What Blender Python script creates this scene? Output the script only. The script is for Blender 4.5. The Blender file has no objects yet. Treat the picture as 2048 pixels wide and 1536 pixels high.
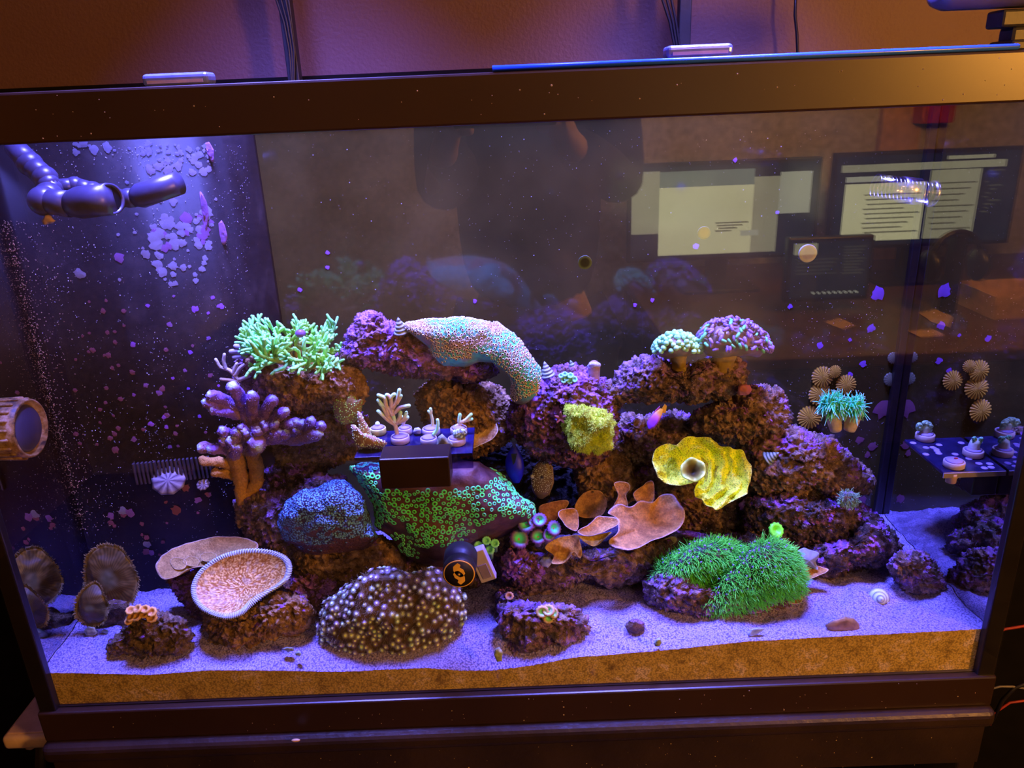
import bpy, bmesh, math, random
import numpy as np
from mathutils import Vector, Matrix

# ------------------------------------------------------------------ camera
sc = bpy.context.scene
COL = sc.collection
FPX = 1538.0
CAM = np.array([0.0117, -0.5857, 0.5677]); YAW, PITCH, ROLL = -0.0046, 0.3549, -0.0421
_f = np.array([math.sin(YAW)*math.cos(PITCH), math.cos(YAW)*math.cos(PITCH), -math.sin(PITCH)])
_r = np.array([math.cos(YAW), -math.sin(YAW), 0.0]); _u = np.cross(_r, _f)
_r, _u = math.cos(ROLL)*_r+math.sin(ROLL)*_u, -math.sin(ROLL)*_r+math.cos(ROLL)*_u
cd = bpy.data.cameras.new('camera'); cd.sensor_width = 36; cd.lens = FPX/2048*36; cd.clip_start = 0.005
cam = bpy.data.objects.new('camera', cd); COL.objects.link(cam)
cam.matrix_world = Matrix(((_r[0], _u[0], -_f[0], CAM[0]), (_r[1], _u[1], -_f[1], CAM[1]), (_r[2], _u[2], -_f[2], CAM[2]), (0, 0, 0, 1)))
sc.camera = cam
vs = sc.view_settings
vs.view_transform = 'Standard'; vs.look = 'None'; vs.gamma = 1; vs.use_curve_mapping = False; vs.exposure = 0.0
try:
    sc.cycles.sample_clamp_indirect = 2.0; sc.cycles.caustics_reflective = False; sc.cycles.caustics_refractive = False
    sc.cycles.adaptive_threshold = 0.1; sc.cycles.max_bounces = 4; sc.cycles.glossy_bounces = 3; sc.cycles.transparent_max_bounces = 12; sc.cycles.diffuse_bounces = 2
except Exception: pass
w = bpy.data.worlds.new('room_air'); sc.world = w; w.use_nodes = True
w.node_tree.nodes['Background'].inputs[0].default_value = (0.30, 0.18, 0.14, 1); w.node_tree.nodes['Background'].inputs[1].default_value = 0.02
def area(name, loc, target, size, power, color, spread=180):
    l = bpy.data.lights.new(name, 'AREA'); l.shape = 'RECTANGLE'; l.size, l.size_y = size; l.energy = power; l.color = color
    l.spread = math.radians(spread)
    o = bpy.data.objects.new(name, l); COL.objects.link(o); o.location = loc
    o.rotation_euler = (Vector(target)-Vector(loc)).to_track_quat('-Z', 'Y').to_euler()
    return o
LEDC = (0.165, 0.165, 1.0)
LED_X = (-0.205, 0.2); LED_Y = 0.075; LED_Z = 0.93
for x in LED_X:
    area('reef_light_beam', (x, LED_Y, LED_Z-0.026), (x*.9, .10, 0.1), (0.17, 0.15), 9.8, LEDC, 86)
WARM = (1.0, 0.40, 0.06)
area('ceiling_lamp_beam', (0.5, -1.6, 1.52), (0.5, -1.6, 0), (0.3, 0.3), 7.5, (1.0, 0.55, 0.32), 180)

# ------------------------------------------------------------------ pixel helpers
def ray(px, py):
    px = np.asarray(px, float)[..., None]; py = np.asarray(py, float)[..., None]
    return _r*(px-1024)/FPX-_u*(py-768)/FPX+_f
def P(px, py, Y):
    d = ray(px, py); return CAM+d*((np.asarray(Y, float)-CAM[1])[..., None]/d[..., 1:2])
def PX(px, py, X):
    d = ray(px, py); return CAM+d*((X-CAM[0])/d[..., 0:1])
def PZ(px, py, Z):
    d = ray(px, py); return CAM+d*((Z-CAM[2])/d[..., 2:3])
def PN(px, py, c, n):
    d = ray(px, py); return CAM+d*(((np.asarray(c)-CAM)@np.asarray(n))/(d@np.asarray(n)))[..., None]
def S(px, py, Y):
    return float((P(px, py, Y)-CAM)@_f)/FPX
def mir(px, py, Y):                       # a point of the room that the front glass shows at this pixel
    p = P(px, py, Y).copy(); p[..., 1] *= -1; return p
ZS = 0.077
def fy(px, py): return float(PZ(px, py, ZS)[1])

# ------------------------------------------------------------------ noise
_rs = np.random.RandomState(7)
_perm = np.concatenate([_rs.permutation(256)]*3); _grad = _rs.normal(size=(256, 3)); _grad /= np.linalg.norm(_grad, axis=1)[:, None]
def perlin(p):
    p = np.asarray(p, float); i = np.floor(p).astype(int); f = p-i; i &= 255
    t = f*f*f*(f*(f*6-15)+10); out = 0
    for dx in (0, 1):
        for dy in (0, 1):
            for dz in (0, 1):
                h = _perm[_perm[_perm[(i[:, 0]+dx) & 255]+((i[:, 1]+dy) & 255)]+((i[:, 2]+dz) & 255)]
                g = _grad[h]; v = (g*(f-np.array([dx, dy, dz]))).sum(1)
                wgt = (t[:, 0] if dx else 1-t[:, 0])*(t[:, 1] if dy else 1-t[:, 1])*(t[:, 2] if dz else 1-t[:, 2])
                out = out+v*wgt
    return out*1.6
def fbm(p, o=4, rough=.5):
    a = 1; s = 0
    for k in range(o):
        s = s+a*perlin(p*(2**k)+k*17.3); a *= rough
    return s
# ------------------------------------------------------------------ mesh helpers
def vnorm(V, F3):
    n = np.cross(V[F3[:, 1]]-V[F3[:, 0]], V[F3[:, 2]]-V[F3[:, 0]]); N = np.zeros_like(V)
    for k in range(3): np.add.at(N, F3[:, k], n)
    return N/np.maximum(np.linalg.norm(N, axis=1), 1e-12)[:, None]
_ico = {}
def ico(sub):
    if sub not in _ico:
        b = bmesh.new(); bmesh.ops.create_icosphere(b, subdivisions=sub, radius=1)
        _ico[sub] = (np.array([v.co[:] for v in b.verts]), np.array([[v.index for v in f.verts] for f in b.faces])); b.free()
    return _ico[sub]
def polyR(poly, c, th):
    p = np.asarray(poly, float); q = np.roll(p, -1, 0); t = np.linspace(0, 1, 24, endpoint=False)[None, :, None]
    e = (p[:, None]*(1-t)+q[:, None]*t).reshape(-1, 2)-c
    a = np.arctan2(-e[:, 1], e[:, 0]); r = np.hypot(e[:, 0], e[:, 1]); o = np.argsort(a); a = a[o]; r = r[o]
    a = np.concatenate([a-2*np.pi, a, a+2*np.pi]); r = np.concatenate([r, r, r])
    return np.interp(th, a, r)
def blob(poly, Y, T, sub=5, amp=.004, freq=45, det=.0012, dfreq=190, seed=0, boxy=.85, pits=0., c=None, zmin=None):
    poly = np.asarray(poly, float); c = poly.mean(0) if c is None else np.asarray(c, float)
    D, F3 = ico(sub); th = np.arctan2(D[:, 1], D[:, 0]); m = np.hypot(D[:, 0], D[:, 1])
    R = polyR(poly, c, th)*m**boxy
    px = c[0]+R*np.cos(th); py = c[1]-R*np.sin(th)
    V = P(px, py, Y); d = ray(c[0], c[1]); d = d/np.linalg.norm(d)
    V = V+d[None]*(np.sign(D[:, 2])*T*np.abs(D[:, 2])**.85)[:, None]
    N = vnorm(V, F3)
    if N[0]@(V[0]-V.mean(0)) < 0: F3 = F3[:, ::-1]; N = -N
    off = amp*fbm(V*freq+seed*3.7, 3)
    if det: off = off+det*fbm(V*dfreq+seed*1.3, 3, .6)
    if pits:
        q = fbm(V*130+seed*9.1, 2); off = off-pits*np.clip(q-.15, 0, .7)
        rg = 1-2*np.abs(fbm(V*75+seed*2.2, 3)); off = off+pits*.5*rg
        off = off+pits*.30*fbm(V*330+seed, 3, .7)+pits*.10*fbm(V*900+seed, 2, .7)-pits*.9*np.clip(fbm(V*260+seed*4.4, 2)-.28, 0, .5)
    V = V+N*off[:, None]
    return V, F3
def tube(pts, rad, n=8, cap=True):
    pts = np.asarray(pts, float); rad = np.broadcast_to(np.asarray(rad, float), (len(pts),)).copy()
    if cap:
        t = pts[-1]-pts[-2]; t /= max(np.linalg.norm(t), 1e-9); r = rad[-1]
        pts = np.vstack([pts, pts[-1]+t*r*.55, pts[-1]+t*r*.9]); rad = np.concatenate([rad, [r*.8, r*.35]])
    T = np.gradient(pts, axis=0); T /= np.maximum(np.linalg.norm(T, axis=1), 1e-9)[:, None]
    a = np.array([0, 0, 1.]) if abs(T[0][2]) < .9 else np.array([1., 0, 0])
    V = []; u = np.cross(T[0], a); u /= np.linalg.norm(u)
    for k in range(len(pts)):
        u = u-T[k]*(u@T[k]); u /= max(np.linalg.norm(u), 1e-9); v = np.cross(T[k], u)
        an = np.linspace(0, 2*np.pi, n, endpoint=False)
        V.append(pts[k]+rad[k]*(np.cos(an)[:, None]*u+np.sin(an)[:, None]*v))
    m = len(pts); V = np.vstack(V); F = []
    for k in range(m-1):
        for j in range(n):
            j2 = (j+1) % n; F.append((k*n+j, k*n+j2, (k+1)*n+j2, (k+1)*n+j))
    F.append(tuple(range(n-1, -1, -1))); F.append(tuple((m-1)*n+j for j in range(n)))
    return V, F
def lathe(prof, n=24, axis=(0, 0, 1), at=(0, 0, 0), closed=True):
    prof = np.asarray(prof, float); q = Vector((0, 0, 1)).rotation_difference(Vector(axis).normalized()).to_matrix(); q = np.array(q)
    an = np.linspace(0, 2*np.pi, n, endpoint=False); V = []
    for r, z in prof: V.append(np.stack([r*np.cos(an), r*np.sin(an), np.full(n, z)], 1))
    V = np.vstack(V)@q.T+np.asarray(at); F = []
    for k in range(len(prof)-1):
        for j in range(n):
            j2 = (j+1) % n; F.append((k*n+j, k*n+j2, (k+1)*n+j2, (k+1)*n+j))
    if closed: F.append(tuple(range(n-1, -1, -1))); F.append(tuple((len(prof)-1)*n+j for j in range(n)))
    return V, F
def box(x0, x1, y0, y1, z0, z1, bev=0.0):
    b = bmesh.new(); bmesh.ops.create_cube(b, size=1)
    for v in b.verts: v.co = ((x0+x1)/2+v.co.x*(x1-x0), (y0+y1)/2+v.co.y*(y1-y0), (z0+z1)/2+v.co.z*(z1-z0))
    if bev: bmesh.ops.bevel(b, geom=b.edges[:], offset=bev, segments=2, affect='EDGES', profile=.5)
    b.verts.index_update()
    r = np.array([v.co[:] for v in b.verts]), [tuple(v.index for v in f.verts) for f in b.faces]; b.free(); return r
def xf(VF, M, t=(0, 0, 0)): return np.asarray(VF[0])@np.asarray(M).T+np.asarray(t), VF[1]
def rotz(a): c, s = math.cos(a), math.sin(a); return np.array([[c, -s, 0], [s, c, 0], [0, 0, 1.]])
def frame(n, spin=0.0):
    n = np.asarray(n, float); n = n/np.linalg.norm(n); a = np.array([0, 0, 1.]) if abs(n[2]) < .9 else np.array([1., 0, 0])
    u = np.cross(a, n); u /= np.linalg.norm(u); v = np.cross(n, u); c, s = math.cos(spin), math.sin(spin)
    return np.stack([c*u+s*v, -s*u+c*v, n], 1)
def join(lst):
    V = []; F = []; o = 0
    for v, f in lst:
        V.append(np.asarray(v)); F += [tuple(int(i)+o for i in q) for q in f]; o += len(v)
    return np.vstack(V), F
# ------------------------------------------------------------------ objects
BASE = {}
def mesh(name, V, F, mat, smooth=True, col=None):
    me = bpy.data.meshes.new(name)
    me.from_pydata(np.asarray(V, float).tolist(), [], F.tolist() if isinstance(F, np.ndarray) else F)
    for m in (mat if isinstance(mat, (list, tuple)) else [mat]): me.materials.append(m)
    if smooth: me.polygons.foreach_set('use_smooth', [True]*len(me.polygons))
    if col is not None:
        c = np.ones((len(V), 4)); c[:, :3] = col
        at = me.color_attributes.new('Col', 'FLOAT_COLOR', 'POINT'); at.data.foreach_set('color', c.ravel())
    me.update(); return me
def tag(o, label, cat, group=None, kind=None):
    o['label'] = label
    if cat: o['category'] = cat
    if group: o['group'] = group
    if kind: o['kind'] = kind
    return o
def thing(name, label, cat, base, group=None):
    o = bpy.data.objects.new(name, None); COL.objects.link(o); o.location = [float(x) for x in base]; o.empty_display_size = .02
    BASE[o.name] = np.asarray(base, float); return tag(o, label, cat, group)
def solo(name, VF, mat, label, cat, group=None, smooth=True, col=None, kind=None):
    V = np.asarray(VF[0]); b = np.array([(V[:, 0].min()+V[:, 0].max())/2, (V[:, 1].min()+V[:, 1].max())/2, V[:, 2].min()])
    o = bpy.data.objects.new(name, mesh(name, V-b, VF[1], mat, smooth, col)); COL.objects.link(o); o.location = b
    BASE[o.name] = b
    if kind: o['kind'] = kind
    return tag(o, label, cat, group) if label else o
def part(name, VF, mat, parent, smooth=True, col=None, kind=None, label=None):
    b = BASE[parent.name]
    o = bpy.data.objects.new(name, mesh(name, np.asarray(VF[0])-b, VF[1], mat, smooth, col)); COL.objects.link(o); o.parent = parent
    BASE[o.name] = b
    if kind: o['kind'] = kind
    if label: o['label'] = label
    return o
def inst(name, me, parent, pos, M, s):
    b = BASE[parent.name]; o = bpy.data.objects.new(name, me); COL.objects.link(o); o.parent = parent
    M4 = Matrix(np.asarray(M).tolist()).to_4x4(); sv = s if hasattr(s, '__len__') else (s, s, s)
    o.matrix_local = Matrix.Translation(Vector((np.asarray(pos)-b).tolist())) @ M4 @ Matrix.Diagonal((*sv, 1)); return o
def struct(name, VF, mat, smooth=False):
    o = bpy.data.objects.new(name, mesh(name, VF[0], VF[1], mat, smooth)); COL.objects.link(o); o['kind'] = 'structure'; BASE[o.name] = np.zeros(3); return o
def scatter(V, F3, n, mind, cond=None, seed=0):
    rs = np.random.RandomState(seed); F3 = np.asarray(F3); N = vnorm(V, F3); fn = N[F3].mean(1)
    ar = np.linalg.norm(np.cross(V[F3[:, 1]]-V[F3[:, 0]], V[F3[:, 2]]-V[F3[:, 0]]), axis=1)
    ce = V[F3].mean(1)
    if cond is not None: ar = ar*cond(ce, fn)
    k = rs.choice(len(F3), size=n*12, p=ar/ar.sum()); u = rs.rand(n*12, 2); sw = u.sum(1) > 1; u[sw] = 1-u[sw]
    a, b2, c = V[F3[k, 0]], V[F3[k, 1]], V[F3[k, 2]]; p = a+u[:, :1]*(b2-a)+u[:, 1:]*(c-a); q = fn[k]
    keep = []; K = np.zeros((0, 3))
    for i in range(len(p)):
        if len(keep) and mind > 0 and (((K-p[i])**2).sum(1) < mind*mind).any(): continue
        keep.append(i); K = p[keep]
        if len(keep) >= n: break
    return p[keep], q[keep]/np.maximum(np.linalg.norm(q[keep], axis=1), 1e-9)[:, None]
def facing(c, n): return ((n*(CAM-c)).sum(1)/np.linalg.norm(CAM-c, axis=1) > .05)*1.0

# ------------------------------------------------------------------ materials
def newmat(name):
    m = bpy.data.materials.new(name); m.use_nodes = True; return m, m.node_tree, m.node_tree.nodes['Principled BSDF']
def nd(nt, t, **k):
    n = nt.nodes.new(t)
    for a, b in k.items():
        if hasattr(n, a) and not a.startswith('i_'): setattr(n, a, b)
    return n
def ramp(nt, src, stops, interp='LINEAR'):
    r = nt.nodes.new('ShaderNodeValToRGB'); r.color_ramp.interpolation = interp; e = r.color_ramp.elements
    while len(e) < len(stops): e.new(.5)
    for i, (p, c) in enumerate(stops):
        e[i].position = p; e[i].color = (*c, 1) if len(c) == 3 else c
    nt.links.new(src, r.inputs[0]); return r.outputs[0]
def noise(nt, vec, scale, detail=4, rough=.55):
    n = nt.nodes.new('ShaderNodeTexNoise'); n.inputs['Scale'].default_value = scale; n.inputs['Detail'].default_value = detail
    n.inputs['Roughness'].default_value = rough; nt.links.new(vec, n.inputs['Vector']); return n.outputs['Fac']
def voro(nt, vec, scale, feat='F1'):
    n = nt.nodes.new('ShaderNodeTexVoronoi'); n.feature = feat; n.inputs['Scale'].default_value = scale; nt.links.new(vec, n.inputs['Vector']); return n.outputs['Distance']
def mix(nt, fac, a, b, mode='MIX'):
    n = nt.nodes.new('ShaderNodeMix'); n.data_type = 'RGBA'; n.blend_type = mode
    for s, v in ((n.inputs[0], fac), (n.inputs[6], a), (n.inputs[7], b)):
        if hasattr(v, 'is_output'): nt.links.new(v, s)
        elif isinstance(v, (int, float)): s.default_value = v
        else: s.default_value = (*v, 1)
    return n.outputs[2]
def math2(nt, op, a, b):
    n = nt.nodes.new('ShaderNodeMath'); n.operation = op
    for s, v in ((n.inputs[0], a), (n.inputs[1], b)):
        if hasattr(v, 'is_output'): nt.links.new(v, s)
        else: s.default_value = v
    return n.outputs[0]
def bump(nt, bs, h, dist, strength=1.0):
    b = nt.nodes.new('ShaderNodeBump'); b.inputs['Distance'].default_value = dist; b.inputs['Strength'].default_value = strength
    nt.links.new(h, b.inputs['Height']); nt.links.new(b.outputs[0], bs.inputs['Normal'])
def coord(nt): return nt.nodes.new('ShaderNodeTexCoord').outputs['Object']
def simple(name, c, rough=.5, spec=.5, metal=0.0, var=.25, scale=40, bd=0.0, bs=200):
    m, nt, b = newmat(name); v = coord(nt); n = noise(nt, v, scale)
    lo = tuple(x*(1-var) for x in c); hi = tuple(min(1, x*(1+var)) for x in c)
    nt.links.new(ramp(nt, n, [(.3, lo), (.7, hi)]), b.inputs['Base Color'])
    b.inputs['Roughness'].default_value = rough; b.inputs['Specular IOR Level'].default_value = spec; b.inputs['Metallic'].default_value = metal
    if bd: bump(nt, b, noise(nt, v, bs, 4), bd)
    return m
FLUO = (1.2, 1.6, 1.0)
def vcol(name, rough=.55, spec=.35, bd=.0006, bs=350, var=.3, vs_=160):
    m, nt, b = newmat(name); v = coord(nt); a = nt.nodes.new('ShaderNodeVertexColor'); a.layer_name = 'Col'
    n = noise(nt, v, vs_, 3); f = ramp(nt, n, [(.25, (1-var,)*3), (.75, (1+var,)*3)])
    # living tissue turns part of the blue light into green and red (fluorescent pigment)
    nt.links.new(mix(nt, 1.0, mix(nt, 1.0, a.outputs['Color'], f, 'MULTIPLY'), FLUO, 'MULTIPLY'), b.inputs['Base Color'])
    b.inputs['Roughness'].default_value = rough; b.inputs['Specular IOR Level'].default_value = spec
    if bd: bump(nt, b, noise(nt, v, bs, 3), bd)
    return m
def rockmat(name, purple=.5, base=((.02, .012, .01), (.16, .07, .03), (.42, .22, .09)), pcol=((.20, .045, .40), (.58, .30, .82)), speck=.5, seed=0.0):
    m, nt, b = newmat(name); v = coord(nt)
    mp = nt.nodes.new('ShaderNodeMapping'); mp.inputs['Location'].default_value = (seed, seed*.7, seed*1.3); nt.links.new(v, mp.inputs[0]); v = mp.outputs[0]
    c1 = ramp(nt, noise(nt, v, 110, 4, .7), [(.30, base[0]), (.5, base[1]), (.70, base[2])])
    c2 = ramp(nt, noise(nt, v, 140, 3, .6), [(.3, pcol[0]), (.72, pcol[1])])
    geo = nt.nodes.new('ShaderNodeNewGeometry'); sp = nt.nodes.new('ShaderNodeSeparateXYZ'); nt.links.new(geo.outputs['Normal'], sp.inputs[0])
    up = math2(nt, 'MULTIPLY', sp.outputs['Z'], .10)
    pm = math2(nt, 'ADD', noise(nt, v, 62, 5, .72), up)
    lo = .70-.26*purple
    msk = ramp(nt, pm, [(lo, (0, 0, 0)), (min(lo+.05, .98), (1, 1, 1))])
    c = mix(nt, msk, c1, c2)
    s1 = ramp(nt, noise(nt, v, 330, 2, .6), [(.66, (0, 0, 0)), (.72, (speck, speck, speck))])
    c = mix(nt, s1, c, (.62, .46, .48))
    g1 = ramp(nt, noise(nt, v, 34, 3, .6), [(.60, (0, 0, 0)), (.68, (.7, .7, .7))])
    c = mix(nt, g1, c, (.035, .04, .025))
    nt.links.new(c, b.inputs['Base Color']); b.inputs['Roughness'].default_value = .75; b.inputs['Specular IOR Level'].default_value = .3
    bump(nt, b, noise(nt, v, 300, 3, .7), .0030)
    return m
def paneglass(name, refl, tint=(1, 1, 1), rough=0.0):
    m = bpy.data.materials.new(name); m.use_nodes = True; nt = m.node_tree; nt.nodes.clear()
    o = nt.nodes.new('ShaderNodeOutputMaterial'); t = nt.nodes.new('ShaderNodeBsdfTransparent'); g = nt.nodes.new('ShaderNodeBsdfGlossy'); mx = nt.nodes.new('ShaderNodeMixShader')
    t.inputs[0].default_value = (*tint, 1); g.inputs['Roughness'].default_value = rough; g.inputs[0].default_value = (*tint, 1)
    mx.inputs[0].default_value = refl
    nt.links.new(t.outputs[0], mx.inputs[1]); nt.links.new(g.outputs[0], mx.inputs[2]); nt.links.new(mx.outputs[0], o.inputs[0]); return m
def emit(name, c, s):
    m, nt, b = newmat(name); n = noise(nt, coord(nt), 6, 2)
    b.inputs['Base Color'].default_value = (0, 0, 0, 1); nt.links.new(ramp(nt, n, [(.3, tuple(x*.9 for x in c)), (.7, c)]), b.inputs['Emission Color'])
    b.inputs['Emission Strength'].default_value = s; m.cycles.emission_sampling = 'NONE'; b.inputs['Specular IOR Level'].default_value = .1; return m
# ================================================================== the room
m_wall, nt, b = newmat('orange_peel_plaster'); v = coord(nt)
nt.links.new(ramp(nt, noise(nt, v, 3, 3), [(.3, (.135, .068, .078)), (.7, (.165, .085, .096))]), b.inputs['Base Color'])
b.inputs['Roughness'].default_value = .55; bump(nt, b, noise(nt, v, 260, 3, .5), .0006)
m_floor = simple('dark_carpet', (.05, .04, .035), .9, .1, bd=.004, bs=300)
m_ceil = simple('white_ceiling', (.5, .47, .44), .8)
FZ = -.78
RX0, RX1, RY0, RY1, RZ1 = -1.7, 2.25, -2.2, .335, 1.62
struct('floor', box(RX0, RX1, RY0, RY1, FZ-.05, FZ), m_floor)
struct('ceiling', box(RX0, RX1, RY0, RY1, RZ1, RZ1+.05), m_ceil)
struct('wall_back', box(RX0, RX1, RY1, RY1+.05, FZ, RZ1), m_wall)
struct('wall_front', box(RX0, RX1, RY0-.05, RY0, FZ, RZ1), m_ceil)
struct('wall_left', box(RX0-.05, RX0, RY0, RY1, FZ, RZ1), m_wall)
struct('wall_right', box(RX1, RX1+.05, RY0, RY1, FZ, RZ1), m_wall)
m_wall_shade = simple('wall_shade_black', (.006, .005, .005), .8, .1)
struct('wall_shade_sheet', box(-1.25, 1.25, RY1-.01, RY1, FZ+.1, .60), m_wall_shade)  # added black sheet stands in for the unlit wall around the tank
struct('baseboard_back', box(RX0, RX1, RY1-.012, RY1, FZ, FZ+.09, .003), m_ceil)

# ================================================================== the tank
W2 = .457; D0 = .245; ZB = .0347; ZT = .5859; HT = .0351
m_frame = simple('glossy_black_brown_plastic', (.030, .014, .008), .34, .55, var=.15, scale=8)
m_seal = simple('black_silicone', (.012, .009, .009), .32, .5)
m_glassF = paneglass('front_glass', .075, (.97, .98, 1))
m_glassS = paneglass('side_glass', .84, (.93, .93, .97), .012)
m_back, nt, b = newmat('haze_tinted_back_glass'); v = coord(nt)
nt.links.new(ramp(nt, noise(nt, v, 9, 5), [(.3, (.034, .028, .007)), (.7, (.080, .066, .017))]), b.inputs['Base Color'])  # brown base colour stands in for the grey haze of the water
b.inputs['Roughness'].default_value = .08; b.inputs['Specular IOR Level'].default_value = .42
tank = thing('aquarium', 'large glass reef aquarium with dark plastic frame on a stand', 'aquarium', (0, .12, 0))
def ring(z0, z1, wd, lip):
    o = [(-W2-lip, -lip), (W2+lip, -lip), (W2+lip, D0+lip), (-W2-lip, D0+lip)]
    i = [(-W2+wd, wd), (W2-wd, wd), (W2-wd, D0-wd), (-W2+wd, D0-wd)]
    V = [(x, y, z) for z in (z0, z1) for q in (o, i) for x, y in q]; F = []
    for k in range(4):
        j = (k+1) % 4
        F += [(k, j, 8+j, 8+k), (4+j, 4+k, 12+k, 12+j), (8+k, 8+j, 12+j, 12+k), (j, k, 4+k, 4+j)]
    return np.array(V), F
def bevobj(o, w_, s=2):
    m = o.modifiers.new('bevel', 'BEVEL'); m.width = w_; m.segments = s; m.limit_method = 'ANGLE'; return o
bevobj(part('top_frame', ring(ZT-HT, ZT, .010, .0015), m_frame, tank, False), .0018)
bevobj(part('bottom_frame', ring(0, ZB, .008, .0015), m_frame, tank, False), .0018)
G = .006
part('front_pane', box(-W2, W2, 0, G, .004, ZT-.004), m_glassF, tank, False)
part('side_pane', box(-W2, -W2+G, G, D0-G, .004, ZT-.004), m_glassS, tank, False, label='left side pane mirroring the inside')
part('side_pane', box(W2-G, W2, G, D0-G, .004, ZT-.004), m_glassS, tank, False, label='right side pane mirroring the inside')
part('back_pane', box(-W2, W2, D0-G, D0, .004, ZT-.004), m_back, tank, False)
part('bottom_pane', box(-W2+G, W2-G, G, D0-G, .004, .012), m_seal, tank, False)
XI = W2-G
def bead(x0, x1, y0, y1):
    o = part('silicone_seam', box(x0, x1, y0, y1, ZB-.01, ZT-.01), m_seal, tank, False); return bevobj(o, .0015)
bead(-W2-.0004, -XI+.010, G*.2, G+.004); bead(XI-.010, W2+.0004, G*.2, G+.004)
bead(XI-.009, XI, D0-G-.008, D0-G)
part('silicone_seam', box(-XI+.008, XI-.008, G, G+.003, ZB-.01, ZB+.0012), m_seal, tank, False)
# overflow chamber in the back left corner
m_over, nt, b = newmat('black_overflow_plastic'); v = coord(nt)
nt.links.new(ramp(nt, noise(nt, v, 35, 4, .65), [(.3, (.006, .004, .004)), (.55, (.011, .008, .008)), (.75, (.026, .019, .016))]), b.inputs['Base Color'])
b.inputs['Roughness'].default_value = .5; b.inputs['Specular IOR Level'].default_value = .2; bump(nt, b, noise(nt, v, 5, 2), .01, .5)
OY = .128
prof = [(-XI, OY), (-.40, OY), (-.36, OY+.001), (-.325, OY+.008), (-.297, OY+.020), (-.272, OY+.038), (-.255, OY+.060), (-.246, OY+.085), (-.243, D0-G)]
prof = [tuple(q) for q in np.array([np.interp(np.linspace(0, 8, 33), range(9), [p[k] for p in prof]) for k in (0, 1)]).T]
nP = len(prof); OV = [(x, y, z) for z in (.02, ZT-.02) for x, y in prof]; OF = [(k, k+1, nP+k+1, nP+k) for k in range(nP-1)]
over = part('overflow_box', (np.array(OV), OF), m_over, tank, True, label='black overflow chamber spotted with algae')
so = over.modifiers.new('thick', 'SOLIDIFY'); so.thickness = .004; so.offset = -1
def oface(px, py):                          # hit of a pixel ray with the overflow wall
    d = ray(px, py); best = None
    for k in range(nP-1):
        a = np.array([*prof[k], 0]); e = np.array([*prof[k+1], 0])-a; n = np.array([e[1], -e[0], 0]); n /= np.linalg.norm(n)
        t = ((a-CAM)@n)/(d@n); h = CAM+d*t; s = ((h-a)@e)/(e@e)
        if -.02 <= s <= 1.02: return h, n
    return P(px, py, OY), np.array([0, -1., 0])
m_tooth = simple('dark_slat_plastic', (.05, .04, .05), .4, .5)
m_slot = simple('slot_shadow_plastic', (.004, .004, .005), .8, .1)
for k in range(19):
    x = 268+k*8.2; y = 925-k*.75; h, n = oface(x, y); h2, _ = oface(x+6, y+42); A = frame(n); s = S(x, y, OY)
    M = np.stack([np.cross([0, 0, 1.], -n), n, [0, 0, 1.]], 1)
    part('weir_slat', xf(box(-2.1*s, 2.1*s, -.002, .003, h2[2], h[2], .0006), M, (h[0]+n[0]*.001, h[1]+n[1]*.001, 0)), m_tooth, over, False)
h0, n0 = oface(262, 955)
# ------------------------------------------------------------------ stand
m_stand = simple('dark_wood_stand', (.028, .016, .010), .38, .5, var=.35, scale=14, bd=.0008, bs=90)
stand = thing('aquarium_stand', 'dark brown aquarium stand with rounded ledge below the tank', 'stand', (0, .12, FZ))
bevobj(part('ledge', box(-.462, .462, -.010, D0+.01, -.022, 0), m_stand, stand, False), .008, 4)
part('apron', box(-.455, .455, -.004, .012, -.068, -.022), m_stand, stand, False)
part('side_panel', box(-.455, -.437, -.002, D0, FZ, -.022, .002), m_stand, stand, False)
part('side_panel', box(.437, .455, -.002, D0, FZ, -.022, .002), m_stand, stand, False)
part('back_panel', box(-.437, .437, D0-.015, D0, FZ, -.022), m_stand, stand, False)
part('bottom_shelf', box(-.437, .437, .0, D0-.015, FZ, FZ+.05), m_stand, stand, False)
part('door', box(-.436, -.003, -.006, .010, FZ+.055, -.105, .003), m_stand, stand, False)
dr = part('door', box(.003, .18, -.006, .010, FZ+.055, -.105, .003), m_stand, stand, False)
# salt specks splashed over the stand and frame
m_salt = simple('dried_salt', (.5, .38, .22), .7)
rs = np.random.RandomState(3); L = []; L2 = []
for k in range(230):
    x = rs.uniform(-.44, .45); 
    if rs.rand() < .5: z = rs.uniform(-.076, -.026); y = -.0042
    else: z = rs.choice([rs.uniform(.002, .032), rs.uniform(.554, .584)]); y = -.0016
    r = rs.choice([.0003, .0004, .0006, .0009], p=[.4, .35, .2, .05])
    (L if z < 0 else L2).append(lathe([(r, 0), (r*.6, .0003)], 6, (0, -1, 0), (x, y, z)))
part('salt_specks', join(L), m_salt, stand, kind='stuff'); part('salt_specks', join(L2), m_salt, tank, kind='stuff')
m_chip = simple('tan_shell', (.62, .42, .18), .5)
D, F3 = ico(3); c = P(593, 1479, -.012)
solo('food_flake', (D*np.array([.0042, .0016, .0016])+c+np.array([0, -.002, .001]), F3), m_chip, 'small tan flake stuck on the front ledge of the stand', 'flake')

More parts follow.
